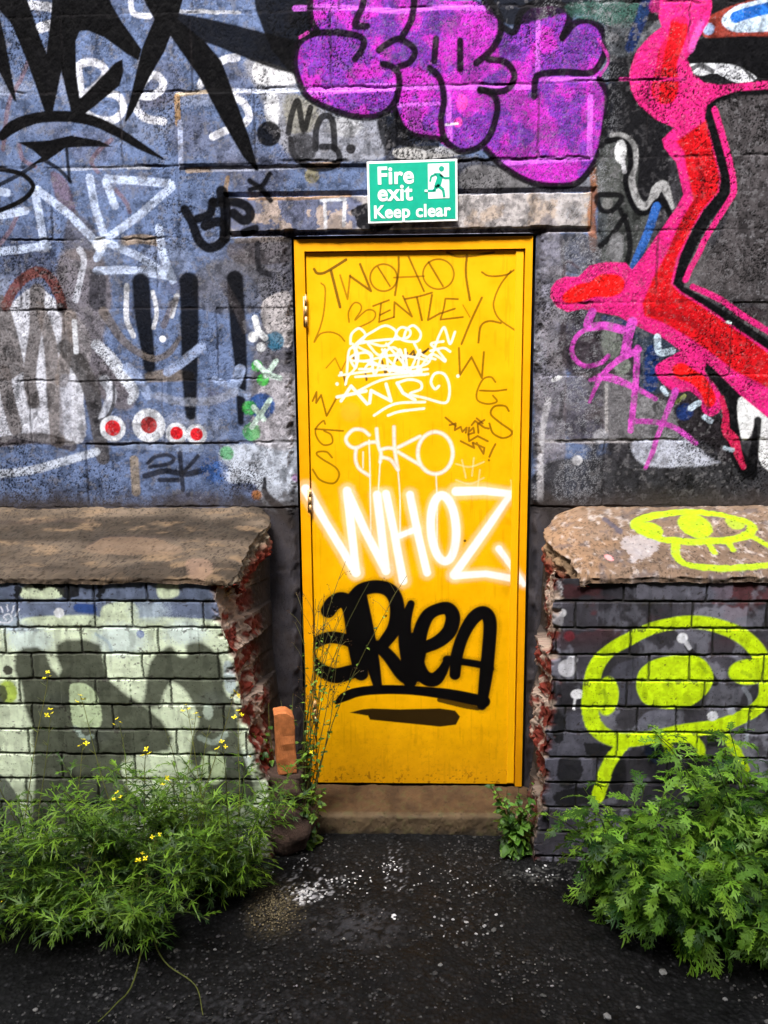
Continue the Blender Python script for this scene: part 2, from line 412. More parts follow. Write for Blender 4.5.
# lintel: pale cement, bluish paint at its left, flaking
P_([(230, 198), (592, 193), (592, 232), (230, 236)], (172, 166, 166), 2, 1, .1, curve=False)
P_([(236, 200), (352, 198), (350, 232), (240, 233)], (84, 94, 128), 8, .85, .55)
fl = sstep(.52, .58, fbm(X, Z, .045, 301, 4))*(Z > LZ0+.006)*(Z < LZ1-.012)*(X > vj(252, 215))*(X < vj(352, 215))
cv.C = cv.C*(1-.85*fl[..., None])+lin((178, 160, 148))*.85*fl[..., None]
S_([(325, 200), (326, 230)], 3, (215, 215, 222), 2, .9, .4); S_([(345, 203), (344, 226)], 3.5, (215, 215, 222), 2, .9, .6); S_([(322, 201), (345, 200)], 3, (200, 205, 215), 1.5, .9, .4)
P_([(352, 210), (366, 204), (371, 212), (371, 226), (392, 225), (386, 231), (360, 229), (356, 220)], (26, 26, 30), 2, 1, .2, rag=2)
fl = sstep(.5, .62, fbm(X, Z, .07, 303, 4))*(Z > LZ0)*(Z < LZ1)*(X > vj(400, 215))*(X < LX1)
cv.C = cv.C*(1-.55*fl[..., None])+lin((168, 144, 120))*.55*fl[..., None]
fl = sstep(.58, .64, fbm(X, Z, .02, 304, 3))*(Z > LZ0)*(Z < LZ1)*(X > vj(400, 215))*(X < LX1)
cv.C = cv.C*(1-.5*fl[..., None])+lin((92, 88, 92))*.5*fl[..., None]
S_([(592, 165), (595, 190), (591, 215), (594, 248)], 8, (140, 88, 52), 3, .85, .5)
S_([(228, 178), (226, 190), (227, 200)], 4, (150, 122, 88), 2, .8, .5)
S_([(250, 199), (300, 199), (350, 196)], 3.5, (150, 120, 92), 1.5, .85, .5)
S_([(237, 241), (288, 239)], 5, (120, 108, 96), 3, .7, .5)
P_([(232, 243), (290, 241), (288, 262), (236, 262)], (80, 74, 76), 5, .7, .5)
# raised panel edging
S_([(178, 96), (205, 93), (232, 91)], 4.5, (170, 154, 134), 1.5, .95, .3, curve=False)
S_([(232, 91), (262, 92), (300, 90)], 4, (190, 196, 214), 2, .8, .5)
S_([(178, 98), (179, 124)], 6, (160, 128, 90), 1.5, .9, .4); S_([(181, 124), (182, 168)], 5, (168, 178, 210), 2, .85, .3)
S_([(188, 171), (212, 170)], 4.5, (170, 150, 130), 1.5, .8, .5); S_([(212, 170), (262, 169), (322, 166)], 3.5, (182, 188, 212), 1.5, .85, .35)
S_([(308, 167), (338, 165)], 5, (170, 140, 106), 2, .8, .4)
D_(312, 176, 7, (150, 140, 96), 4, .7, .7)
for (x0, y0, x1, y1) in ((170, 12, 240, 13), (128, 168, 150, 168), (200, 11, 218, 14)): S_([(x0, y0), (x1, y1)], 3, (190, 192, 200), 1.5, .7, .7)
S_([(126, 241), (142, 239), (160, 242)], 9, (146, 128, 108), 3, .85, .4); S_([(60, 170), (128, 167)], 3, (176, 182, 200), 2, .6, .7)
S_([(0, 442), (290, 442)], 4, (72, 64, 60), 3, .35, .7)
# brown ghost lines of an older tag
BRN = (118, 84, 82)
for q_ in ([(30, 60), (22, 80), (10, 105), (4, 150)], [(20, 146), (24, 160), (36, 167)], [(112, 140), (100, 150), (92, 162), (98, 172)], [(0, 245), (10, 232), (18, 216)], [(116, 190), (126, 202), (130, 212)]):
    S_(q_, 4, BRN, 3, .55, .6)
P_([(52, 172), (66, 180), (76, 208), (72, 216), (60, 205), (54, 190)], (112, 72, 66), 5, .5, .8)
P_([(70, 215), (92, 225), (100, 256), (66, 256)], (84, 78, 80), 8, .7, .5)
# lower left mural in brown and white
P_([(0, 320), (6, 312), (25, 292), (40, 288), (56, 300), (78, 316), (92, 345), (84, 395), (82, 442), (30, 440), (16, 436), (0, 434)], (198, 200, 212), 4, .95, .5)
P_([(60, 256), (100, 256), (112, 300), (104, 345), (134, 392), (128, 410), (104, 400), (78, 360), (62, 322)], (112, 104, 106), 8, .8, .45)
P_([(0, 300), (10, 308), (24, 362), (20, 374), (0, 376)], (98, 92, 92), 3, .9, .4)
GB = (94, 88, 88)
S_([(4, 372), (9, 400), (16, 428)], 14, GB, 4, .9, .4); S_([(38, 292), (36, 330), (30, 376), (34, 402)], [16, 13, 13, 13], GB, 4, .9, .4)
S_([(40, 306), (50, 340), (53, 372), (58, 440)], [10, 13, 14, 15], (108, 100, 98), 4, .85, .4); S_([(70, 316), (68, 345), (62, 380)], 14, (120, 110, 106), 4, .8, .45)
S_([(66, 380), (66, 430)], 12, (150, 152, 166), 4, .5, .5)
S_([(65, 348), (80, 365), (90, 385), (96, 412), (103, 458)], [16, 18, 17, 16, 14], (78, 75, 76), 4, .92, .35)
S_([(97, 345), (110, 357), (125, 378), (134, 392), (130, 402)], [10, 12, 12, 10, 5], (212, 218, 232), 4, .85, .5)
S_([(105, 380), (112, 395), (104, 418)], 10, (205, 210, 225), 4, .8, .5)
S_([(75, 322), (77, 352)], 5, (214, 218, 228), 2, .8, .5); S_([(76, 300), (84, 262), (80, 250)], 6, (196, 200, 214), 3, .7, .6)
S_([(0, 442), (40, 438), (72, 446)], 11, (70, 62, 60), 5, .8, .5)
S_([(0, 474), (32, 470), (62, 462), (96, 452)], 8, (196, 204, 220), 4, .8, .55)
S_([(114, 385), (114, 402), (108, 416), (96, 422)], 3, (44, 42, 46), 1.5, .85, .3)
S_([(134, 460), (136, 492)], 9, (150, 136, 118), 2.5, .85, .35); S_([(150, 377), (172, 375), (190, 376)], [10, 13, 9], (120, 108, 96), 4, .85, .4)
S_([(125, 445), (160, 446), (200, 448)], 9, (150, 164, 194), 4, .6, .5)
cv.cur = 1     # brown arch
S_([(6, 306), (14, 290), (25, 278), (38, 272), (50, 278), (59, 294), (63, 306)], 10, (100, 56, 50), 3.5, .92, .75)
D_(62, 308, 5, (34, 26, 28), 2, .9, .2)
# white tags
cv.cur = 2
WT = (218, 220, 232)
for q_ in ([(79, 70), (82, 96)], [(78, 67), (86, 63), (98, 64), (106, 72), (100, 84), (85, 95)], [(106, 93), (119, 97), (124, 108), (118, 118), (108, 121), (96, 119), (86, 113)],
           [(138, 96), (150, 97), (160, 92), (164, 84), (157, 76), (148, 78), (140, 90), (136, 105), (141, 115), (150, 120), (164, 122)],
           [(237, 58), (226, 60), (216, 66), (205, 78), (201, 86)], [(233, 97), (245, 105), (250, 118), (244, 126)], [(229, 131), (214, 138)]):
    S_(q_, 7, WT, 2, .92, .55)
cv.cur = 0
for q_, w_ in (([(32, 6), (52, 8)], 8), ([(40, 29), (50, 26)], 9), ([(131, 0), (134, 14), (150, 17)], 5), ([(79, 0), (83, 5)], 4)): S_(q_, w_, WT, 2, .9, .5)
cv.cur = 3
WB = (186, 200, 230)
for q_ in ([(35, 190), (40, 215), (45, 248)], [(38, 190), (70, 215), (100, 246)], [(90, 178), (95, 207), (105, 238)], [(107, 179), (140, 181), (171, 184)], [(172, 187), (140, 215), (108, 238), (97, 258)],
           [(106, 182), (110, 192), (115, 206)], [(0, 216), (26, 211)], [(0, 192), (8, 193)], [(0, 252), (48, 246)], [(108, 243), (140, 257), (172, 278)], [(97, 271), (125, 270), (140, 271), (172, 277)], [(159, 228), (163, 255), (173, 280)]):
    S_(q_, 7.5, WB, 2.5, .85, .5, curve=False)
D_(100, 244, 7, (225, 230, 240), 4, .8, .5)
# black bars
cv.cur = 4
BK = (8, 9, 13)
S_([(98, 280), (98, 302)], 17, (50, 50, 58), 6, .85, .4)
S_([(141, 282), (143, 310), (150, 366)], [17, 17, 12], BK, 5, .97, .25)
S_([(189, 282), (190, 320), (190, 372), (191, 415)], [19, 18, 16, 10], BK, 5, .97, .25)
S_([(235, 279), (238, 330), (241, 372), (241, 422)], [16, 15, 12, 6], BK, 4, .97, .25)
cv.cur = 0
S_([(224, 285), (238, 310), (246, 330)], 8, (70, 66, 70), 4, .6, .4)
S_([(104, 312), (125, 342), (150, 358), (168, 354), (180, 338)], [10, 8, 6, 6, 4], (100, 92, 88), 3, .8, .4)
for q_, w_ in (([(127, 286), (127, 318), (134, 336)], 5), ([(153, 292), (157, 312), (154, 328)], 4), ([(177, 296), (172, 316)], 5)): S_(q_, w_, (206, 208, 216), 2, .85, .5)
S_([(164, 326), (172, 306), (176, 300)], 6, (96, 86, 84), 3, .7, .4); D_(163, 339, 3.2, (235, 238, 245), 1.5, 1, .2)
LB = (146, 162, 198)
for q_, w_ in (([(168, 372), (184, 361), (202, 347)], 9), ([(240, 370), (234, 388)], 11), ([(215, 379), (232, 388), (248, 396)], 6), ([(128, 368), (140, 380), (148, 395)], 10)): S_(q_, w_, LB, 3, .85, .4)
S_([(203, 392), (206, 432)], 10, (112, 126, 160), 3, .85, .3)
S_([(158, 396), (185, 402), (215, 400), (235, 392)], 8, (150, 156, 174), 5, .6, .5)
# red dots with white rims
cv.cur = 5
for x, y, rw, rr_, c_ in ((113, 428, 13, 8, (214, 44, 52)), (149, 425, 17, 8.5, (160, 54, 56)), (177, 433, 11, 6.5, (218, 36, 46)), (197, 434, 10.5, 6.5, (216, 38, 48))):
    D_(x, y+.5, rw, (222, 226, 236), 3, .92, .5); D_(x, y, rr_, c_, 1.5, 1, .25)
# SK tag
cv.cur = 6
for q_, w_ in (([(148, 463), (155, 457), (168, 455), (174, 459), (168, 464), (150, 467)], 4), ([(145, 476), (165, 471), (185, 474), (206, 470)], 6), ([(180, 453), (183, 490)], 4.5), ([(198, 456), (184, 472)], 4), ([(160, 480), (178, 480)], 5)):
    S_(q_, w_, (34, 36, 46), 3, .92, .3)
# coloured sprays by the door
cv.cur = 0
P_([(222, 448), (262, 444), (296, 440), (298, 508), (266, 508), (256, 484), (226, 480)], (196, 204, 220), 7, .88, .6)
P_([(262, 384), (296, 378), (297, 444), (262, 446), (252, 430)], (186, 182, 190), 8, .75, .65)
P_([(262, 304), (276, 294), (291, 296), (291, 344), (276, 342), (264, 326)], (186, 180, 182), 3, .9, .5)
D_(215, 470, 12, (52, 92, 160), 22, .75, .8); D_(227, 453, 7, (70, 160, 90), 5, .8, .6); D_(257, 495, 5, (206, 130, 50), 4, .8, .4); D_(275, 341, 9, (40, 100, 130), 5, .85, .5)
S_([(265, 478), (266, 494), (280, 508), (291, 524)], [3, 6, 9, 9], (22, 22, 30), 3, .95, .2)
D_(296, 478, 4, (150, 70, 150), 4, .6, .6)
cv.cur = 7
D_(262, 406, 13, (26, 76, 146), 5, .9, .5); D_(250, 408, 7, (64, 168, 70), 4, .85, .5); D_(252, 432, 9, (84, 164, 90), 5, .8, .65); D_(257, 366, 5.5, (60, 176, 62), 2.5, .9, .35); D_(263, 380, 6, (60, 176, 62), 2.5, .9, .35)
LG = (208, 234, 222)
for q_ in ([(256, 363), (268, 374), (280, 378)], [(276, 361), (266, 376)], [(270, 400), (261, 414), (252, 427)], [(254, 407), (264, 419)]): S_(q_, 5, LG, 1.8, .95, .3)
S_([(255, 318), (258, 330), (265, 338)], 6, (232, 236, 242), 1.5, 1, .15); D_(253, 337, 5, (232, 236, 242), 1.5, 1, .15); D_(261, 347, 4.6, (232, 236, 242), 1.5, 1, .15)
# black wildstyle top left
cv.cur = 8
K = (6, 6, 8)
for pl in ([(-30, -10), (-12, -5), (0, 16), (5, 36), (18, 103), (15, 101), (0, 72), (-20, 30)], [(-12, -12), (24, -12), (38, 30), (47, 54), (50, 80), (53, 112), (46, 113), (36, 84), (28, 62), (12, 24), (-6, 4)],
           [(54, -12), (84, -12), (76, 38), (62, 72), (54, 112), (48, 113), (46, 80), (47, 54), (51, 25)], [(62, -12), (108, -12), (98, 20), (80, 32), (76, 42), (77, 75), (82, 113), (72, 113), (62, 72), (60, 40)],
           [(76, -12), (106, -12), (112, 5), (122, 22), (142, 50), (139, 61), (128, 55), (105, 38), (88, 31), (76, 32)], [(125, 122), (131, 98), (138, 68), (143, 48), (155, 20), (174, 28), (165, 52), (150, 78), (134, 112), (127, 122)],
           [(70, 100), (72, 112), (79, 118), (86, 114), (120, 86), (124, 72), (123, 60), (115, 64), (98, 82), (82, 98)],
           [(141, -12), (186, -12), (178, 20), (206, 43), (222, 62), (236, 100), (250, 138), (259, 171), (256, 171), (244, 158), (222, 120), (200, 78), (172, 38), (155, 20), (146, 4)]):
    P_(pl, K, 1.8, 1, .12, curve=False)
P_([(168, 14), (195, 17), (235, 26), (270, 35), (304, 46), (302, 73), (285, 72), (262, 65), (230, 52), (205, 43), (175, 35)], K, 3, .97, .2)
P_([(253, -12), (330, -12), (316, 34), (302, 44), (298, 74), (288, 70), (272, 50), (264, 32), (256, 10)], K, 3, .97, .2, curve=False)
S_([(3, 137), (15, 127), (37, 119), (65, 117), (92, 121), (117, 132), (140, 146), (163, 159)], [8, 11, 10, 10, 10, 9, 7, 2], K, 1.5, 1, .12)
P_([(19, 143), (50, 141), (72, 136), (100, 141), (112, 147), (90, 147), (66, 148), (48, 161), (30, 167), (42, 158), (33, 150)], K, 1.5, 1, .12, curve=False)
S_([(67, 147), (70, 181)], 3, K, 1.5, .9, .2); S_([(44, 160), (60, 170), (71, 182)], 3.5, K, 1.5, .9, .2)
S_([(-10, 168), (18, 173), (30, 180), (34, 188), (28, 197), (15, 205), (-8, 214)], 4.5, K, 1.5, 1, .15); S_([(-5, 188), (15, 178), (35, 166)], 3.5, K, 1.5, .9, .15)
cv.cur = 0
D_(269.5, 135, 11.5, K, 2.5, .97, .15)
# small black tags above and left of the door
cv.cur = 9
for q_, w_ in (([(289, 134), (292, 117), (298, 102), (302, 122), (305, 131), (311, 109)], 5.5), ([(316, 150), (317, 130), (323, 118), (331, 119), (334, 130), (335, 150)], 6), ([(291, 140), (296, 158), (312, 168), (330, 168), (340, 160), (335, 149), (322, 148)], 5.5)): S_(q_, w_, (10, 10, 13), 2, .92, .3)
D_(303, 149, 14, (44, 44, 48), 5, .85, .35); D_(351, 150, 4.5, (30, 28, 30), 2, .95, .2)
cv.cur = 10
for q_, w_ in (([(185, 210), (192, 222), (199, 240), (209, 248), (221, 243), (226, 230), (219, 222), (205, 226)], 9), ([(213, 202), (210, 214), (198, 219)], 8), ([(222, 192), (226, 212), (225, 238)], 11), ([(215, 203), (233, 202), (247, 207), (251, 216), (244, 221), (234, 214)], 9),
               ([(250, 181), (262, 190), (271, 201)], 5), ([(270, 174), (262, 186), (250, 190)], 4.5), ([(244, 233), (256, 229)], 7)): S_(q_, w_, (6, 6, 9), 2.5, .98, .12)
S_([(258, 244), (258, 262), (262, 272), (270, 274)], 5.5, (40, 40, 46), 3, .85, .3)

# ---- purple bubble throw-up
cv.cur = 11
FILL = [(309, -14), (440, -14), (440, 1), (492, 2), (500, 20), (505, 35), (515, 34), (520, 12), (532, 3), (548, 1), (566, 8), (570, 22), (590, 20), (604, 32), (606, 50), (599, 70), (605, 87), (607, 105), (604, 132), (600, 152), (590, 171), (573, 184), (550, 186), (527, 181),
        (502, 166), (488, 152), (478, 149), (462, 153), (447, 148), (438, 141), (415, 136), (402, 125), (396, 112), (378, 119), (355, 119), (330, 111), (308, 99), (297, 80), (294, 60), (299, 43), (312, 33)]
P_(FILL, (112, 48, 156), 2, 1, .25, curve=False, var=.3)
w_ = cv.win(WALLP(290, 190), WALLP(610, -20)); msk = (cv.id[w_] == 11).astype(float)
mg = sstep(.47, .60, fbm(X[w_], Z[w_], .09, 61, 3))*msk; st = (cv.gr[w_]*.5+cv.gr2[w_]*.5 < .30+.35*mg)
a_ = (mg*.36+st*.42*msk)[..., None]*.9; a_ = np.clip(a_, 0, .92)
cv.C[w_] = cv.C[w_]*(1-a_)+lin((208, 44, 190))*a_
dk = (sstep(.52, .68, fbm(X[w_], Z[w_], .07, 67, 3))*.5+(cv.gr[w_] > .84)*.55)*msk
cv.C[w_] = cv.C[w_]*(1-dk[..., None])+lin((58, 44, 104))*dk[..., None]
LP = (205, 100, 226)
for q_, wd in (([(308, 93), (345, 90), (395, 88)], 8), ([(400, 88), (444, 88), (535, 88)], 4), ([(295, 9), (345, 8), (400, 12), (440, 8), (490, 9)], 5), ([(538, 10), (537, 72)], 4), ([(590, 98), (589, 155)], 5), ([(502, 163), (590, 158)], 5), ([(540, 80), (594, 80)], 4), ([(448, 95), (450, 140)], 5), ([(395, 106), (440, 104)], 3)):
    S_(q_, wd, LP, 2, .8, .45)
D_(462, 103, 5, (236, 70, 180), 2, .95, .3, 7); D_(458, 123, 4, (236, 70, 180), 2, .95, .3)
S_([(446, 125), (458, 124)], 2, (225, 215, 235), 1, .9, .2)
OL = (12, 8, 14)
for q_ in ([(310, -12), (311, 20), (318, 32)], [(366, -12), (362, 8), (355, 26), (367, 27)], [(312, 34), (333, 33), (355, 36), (364, 42), (361, 52), (355, 60)],
           [(316, 33), (300, 42), (295, 60), (298, 78), (308, 98), (330, 110), (355, 118), (378, 117), (393, 106), (399, 88), (398, 74), (391, 67), (383, 65)],
           [(379, 51), (387, 45), (398, 40), (409, 45), (415, 53), (410, 63), (400, 67)], [(402, 38), (411, 22), (414, 5), (415, -12)], [(430, 69), (440, 80), (444, 100), (441, 120), (444, 138), (452, 147), (462, 152), (478, 148), (490, 135), (497, 112), (495, 98), (487, 92), (480, 90)],
           [(395, 110), (401, 126), (415, 136), (444, 140)], [(436, 40), (434, 62)], [(460, 42), (460, 70)], [(490, 2), (500, 20), (499, 38), (490, 52), (476, 64)], [(488, 60), (505, 63), (514, 75), (510, 87), (500, 92), (480, 91)],
           [(502, 28), (514, 33), (520, 15), (532, 5), (548, 3), (565, 8), (569, 20), (562, 38)], [(562, 39), (575, 24), (590, 22), (602, 32), (605, 50), (598, 67), (588, 74), (565, 73), (541, 75), (535, 81), (534, 97)],
           [(599, 80), (606, 92), (607, 105), (604, 130), (600, 150), (590, 170), (575, 184), (550, 186), (527, 181), (502, 166), (486, 150)]):
    S_(q_, 6, OL, 2, .97, .12)
S_([(598, 40), (608, 60), (600, 76)], 2.5, (200, 60, 170), 1.5, .7, .4); S_([(300, 38), (308, 33)], 2.5, (200, 60, 170), 1.5, .7, .4)
cv.cur = 0
P_([(378, 118), (398, 114), (412, 136), (440, 144), (425, 150), (400, 146), (385, 150)], (10, 10, 13), 4, .9, .3)

# ---- right of the door: black ground, hooks, pink and red limb
P_([(500, -12), (768, -12), (800, 40), (800, 96), (708, 100), (672, 126), (668, 200), (650, 205), (600, 160), (608, 100), (606, 30), (570, 14), (508, 26)], (17, 17, 20), 5, .95, .2)
P_([(570, 4), (640, 4), (642, 24), (618, 28), (590, 20), (572, 18)], (58, 92, 84), 6, .75, .75)
P_([(608, 28), (660, 26), (640, 50), (612, 56)], (72, 76, 82), 8, .7, .5)
S_([(646, 2), (640, 20), (630, 48)], 10, (24, 44, 96), 4, .85, .45)
S_([(664, 22), (650, 34), (642, 44)], 9, (110, 112, 120), 4, .7, .6)
P_([(596, 165), (612, 140), (636, 150), (636, 205), (650, 215), (640, 290), (600, 262), (598, 200)], (70, 73, 72), 6, .9, .5)
P_([(600, 168), (618, 165), (622, 195), (602, 205)], (78, 80, 78), 6, .7, .5)
P_([(537, 240), (562, 238), (566, 330), (562, 500), (538, 508)], (126, 120, 126), 7, .75, .7)
P_([(562, 235), (598, 240), (596, 268), (566, 272)], (78, 76, 80), 6, .8, .5)
P_([(563, 318), (606, 312), (630, 340), (628, 374), (568, 372)], (56, 48, 52), 6, .85, .3)
P_([(566, 378), (604, 378), (604, 436), (568, 438)], (88, 80, 84), 5, .7, .5); P_([(606, 378), (640, 384), (640, 436), (608, 438)], (116, 114, 118), 5, .7, .6)
P_([(548, 462), (640, 462), (800, 462), (800, 508), (548, 512)], (50, 50, 54), 6, .92, .35)
P_([(714, 104), (790, 92), (790, 300), (744, 300), (700, 285), (724, 225), (736, 180)], (74, 70, 72), 6, .85, .55)
S_([(562, 285), (566, 262), (578, 268)], 3, (60, 40, 44), 2, .6, .4); S_([(548, 362), (560, 352)], 3, (50, 44, 50), 2, .7, .4)
S_([(537, 441), (604, 441), (650, 440)], 4, (150, 146, 148), 2, .7, .7); S_([(553, 380), (560, 377)], 4, (215, 215, 220), 2, .9, .4)
S_([(606, 385), (606, 432)], 3, (170, 166, 168), 2, .8, .5); D_(577, 460, 5, (205, 206, 212), 3, .9, .5); D_(600, 436, 7, (190, 190, 198), 4, .7, .5)
S_([(548, 400), (541, 440), (540, 500)], 6, (196, 194, 200), 4, .7, .7)
S_([(562, 395), (560, 420)], 4, (40, 38, 42), 2, .7, .3)
P_([(636, 440), (690, 438), (714, 450), (719, 462), (690, 466), (650, 466), (634, 456)], (186, 190, 208), 6, .9, .5)
P_([(640, 398), (668, 404), (678, 436), (640, 436)], (130, 130, 134), 6, .7, .6)
P_([(686, 384), (735, 396), (742, 440), (722, 462), (690, 440), (676, 420)], (40, 36, 40), 5, .92, .3)
D_(612, 338, 11, (118, 124, 118), 4, .85, .5, 20); D_(622, 366, 8, (128, 134, 128), 4, .85, .5); S_([(645, 335), (640, 356)], 6, (134, 138, 148), 2, .85, .5)
P_([(628, 318), (668, 332), (678, 352), (660, 372), (664, 390), (640, 392), (634, 356)], (44, 54, 70), 5, .9, .35)
S_([(652, 352), (650, 385)], 13, (24, 48, 104), 4, .9, .3); D_(684, 412, 8, (28, 52, 110), 5, .85, .4); S_([(604, 318), (628, 324)], 6, (44, 52, 84), 3, .9, .3); S_([(676, 402), (684, 396)], 4, (150, 160, 90), 2, .6, .5)
cv.cur = 12    # grey and blue hooks
GL = (158, 158, 160)
S_([(611, 136), (623, 137), (633, 148), (634, 162), (630, 180), (636, 200), (643, 207), (651, 202), (656, 190), (663, 186), (668, 196), (672, 208)], [4, 6, 7, 7, 8, 8, 8, 8, 9, 9, 6, 3], GL, 2.5, .9, .5)
S_([(607, 142), (618, 140), (628, 147), (630, 165), (625, 180), (630, 200), (638, 212), (648, 212), (656, 202), (663, 202), (670, 216)], 5, (10, 10, 13), 2, 1, .1)
D_(620, 152, 5.5, (224, 226, 230), 2.5, .95, .4, 10); S_([(622, 160), (624, 172)], 4, (200, 200, 206), 2, .7, .6)
S_([(656, 207), (648, 232), (638, 256), (632, 272)], 8, (44, 92, 168), 2.5, .92, .3)
S_([(597, 197), (601, 210), (613, 210), (621, 197), (605, 195)], 5, (10, 10, 13), 2.5, .95, .2, closed=True); S_([(620, 210), (627, 226), (630, 246), (627, 262)], 5, (10, 10, 13), 2.5, .95, .2); S_([(625, 216), (611, 236), (600, 246)], 5, (10, 10, 13), 2.5, .95, .2)
D_(607, 204, 5, (112, 112, 112), 2, .9, .4); D_(616, 248, 7, (116, 116, 120), 4, .8, .5, 14)
cv.cur = 13    # brown and blue lettering top right
P_([(706, 22), (712, 10), (740, 2), (790, -4), (790, 38), (740, 40), (704, 38)], (136, 54, 44), 2, 1, .25)
P_([(721, 22), (728, 12), (745, 4), (790, -4), (790, 26), (745, 33), (728, 30)], (196, 216, 238), 2.5, 1, .3)
S_([(735, 18), (750, 13), (792, 3)], 10, (36, 104, 196), 2, 1, .2); D_(708, 30, 5, (150, 180, 220), 3, .8, .5)
S_([(708, 12), (725, 4), (742, -2)], 8, (18, 18, 20), 2, 1, .1)
P_([(684, 42), (790, 40), (790, 82), (756, 80), (740, 67), (704, 64), (686, 60)], (10, 10, 13), 2.5, 1, .12)
P_([(686, 66), (712, 64), (735, 66), (748, 72), (756, 80), (736, 83), (716, 74), (698, 76)], (206, 208, 216), 1.5, .95, .45)
S_([(690, 70), (700, 66), (712, 72)], 4, (26, 26, 30), 2, .85, .4); S_([(700, 80), (716, 79), (728, 84)], 5, (22, 22, 26), 2, .9, .2); S_([(738, 64), (748, 74), (756, 82)], 2.5, (22, 22, 26), 1, .9, .2)
cv.cur = 14    # pink and red limb
PK = (206, 34, 116); RD = (190, 16, 12)
# black outlines first
for q_, wd in (([(707, 106), (712, 122), (718, 146), (725, 180), (722, 196), (705, 218), (690, 245), (680, 270), (677, 290), (700, 303), (740, 328), (795, 366)], 11), ([(707, 106), (716, 99), (740, 93), (790, 90)], 6)):
    S_(q_, wd, (10, 10, 13), 2.5, 1, .12, curve=False)
P_([(697, 352), (716, 366), (745, 398), (744, 428), (736, 442), (757, 470), (748, 480), (732, 462), (724, 425), (728, 402), (714, 384), (704, 368)], (10, 10, 13), 2.5, .97, .15)
P_([(742, 396), (800, 440), (800, 474), (762, 466), (756, 424), (748, 438), (740, 436)], (220, 222, 226), 2.5, .95, .35); S_([(757, 420), (755, 440), (750, 472)], [7, 8, 12], (10, 10, 13), 2.5, .97, .15)
P_([(661, -12), (711, -12), (711, 8), (708, 22), (696, 42), (686, 60), (693, 75), (703, 83), (718, 86), (746, 83), (790, 80), (790, 88), (738, 91), (716, 98), (706, 106), (704, 118), (712, 145), (720, 178), (718, 192), (703, 210), (691, 230), (679, 256), (672, 284), (680, 292), (700, 304), (740, 331), (800, 372), (800, 445),
    (742, 397), (712, 367), (700, 357), (682, 352), (665, 339), (640, 328), (618, 316), (598, 312), (582, 309), (568, 312), (557, 307), (550, 297), (551, 288), (556, 281), (565, 277), (578, 277), (589, 266), (605, 262), (625, 263), (632, 270), (643, 256), (661, 230), (676, 208), (683, 195), (676, 163), (664, 148), (662, 140), (674, 128),
    (656, 120), (638, 105), (630, 90), (629, 72), (636, 52), (648, 38), (661, 28), (658, 18)], PK, 2.2, 1, .2, curve=False, var=.15)
P_([(671, 21), (684, 18), (687, 30), (682, 48), (676, 66), (678, 88), (672, 102), (660, 104), (652, 96), (652, 84), (656, 68), (658, 52), (668, 34)], RD, 4, .95, .3)
P_([(676, 142), (705, 121), (711, 145), (719, 178), (717, 192), (700, 212), (688, 234), (676, 258), (670, 284), (680, 294), (700, 306), (740, 333), (800, 376), (800, 408), (768, 388), (735, 371), (715, 356), (690, 338), (664, 323), (644, 316), (642, 304), (652, 280), (668, 250), (680, 222), (693, 200), (686, 168), (684, 152)], RD, 4, .96, .3, curve=False)
for q_, wd, o_ in (([(696, 160), (702, 185), (690, 212), (672, 244)], 5, .5), ([(650, 312), (690, 322), (725, 350)], 6, .45)): S_(q_, wd, (110, 14, 22), 4, o_, .7)
S_([(666, 36), (660, 60), (656, 100), (664, 112)], 4, (200, 30, 110), 4, .4, .7); S_([(655, 6), (672, 14), (700, 22)], 12, (206, 40, 130), 8, .4, .8)
S_([(700, 24), (690, 50)], 6, (214, 90, 180), 4, .6, .5); S_([(684, 80), (640, 80), (620, 80)], 3, (220, 40, 150), 2, .5, .6)
P_([(562, 298), (567, 291), (580, 284), (590, 282), (600, 275), (617, 275), (624, 282), (621, 292), (610, 297), (595, 297), (580, 302), (567, 303)], (236, 24, 24), 3, 1, .2)
P_([(656, 366), (670, 357), (685, 350), (700, 355), (706, 363), (704, 371), (715, 386), (721, 398), (719, 411), (710, 416), (702, 411), (700, 401), (690, 391), (677, 392), (665, 386), (657, 376)], PK, 2.2, 1, .2)
P_([(672, 368), (682, 363), (695, 371), (705, 378), (715, 396), (712, 406), (705, 405), (700, 393), (690, 383), (677, 378)], (232, 24, 26), 3, 1, .2)
S_([(721, 398), (725, 415), (725, 430), (733, 440), (738, 455), (743, 467)], [5, 6, 8, 10, 7, 5], (190, 30, 76), 2, .95, .3)
for q_ in ([(714, 110), (722, 136), (731, 170), (733, 188), (731, 197), (715, 222), (704, 240), (697, 256), (690, 268), (685, 280)], [(692, 287), (720, 300), (745, 317), (795, 348)]): S_(q_, 5.5, PK, 1.8, 1, .2)
cv.cur = 15    # violet scrawl
VT = (206, 74, 188)
for q_, wd in (([(620, 328), (598, 327), (580, 333), (572, 346), (574, 358), (585, 366), (600, 363), (608, 356)], 5), ([(592, 312), (588, 326), (606, 326), (622, 330)], 9), ([(632, 322), (628, 336), (625, 354)], 11), ([(638, 350), (617, 361), (600, 378), (589, 402)], [8, 7, 6, 3]),
               ([(590, 380), (606, 377), (635, 388), (655, 399)], [4, 9, 6, 5]), ([(637, 348), (636, 370), (634, 396), (630, 430)], 7), ([(630, 421), (655, 422), (675, 428), (695, 443)], 6), ([(675, 391), (667, 411), (657, 436), (652, 452), (645, 468)], [8, 7, 6, 6, 4])):
    S_(q_, np.asarray(wd)*.85, VT, 2, .9, .4)
cv.cur = 16
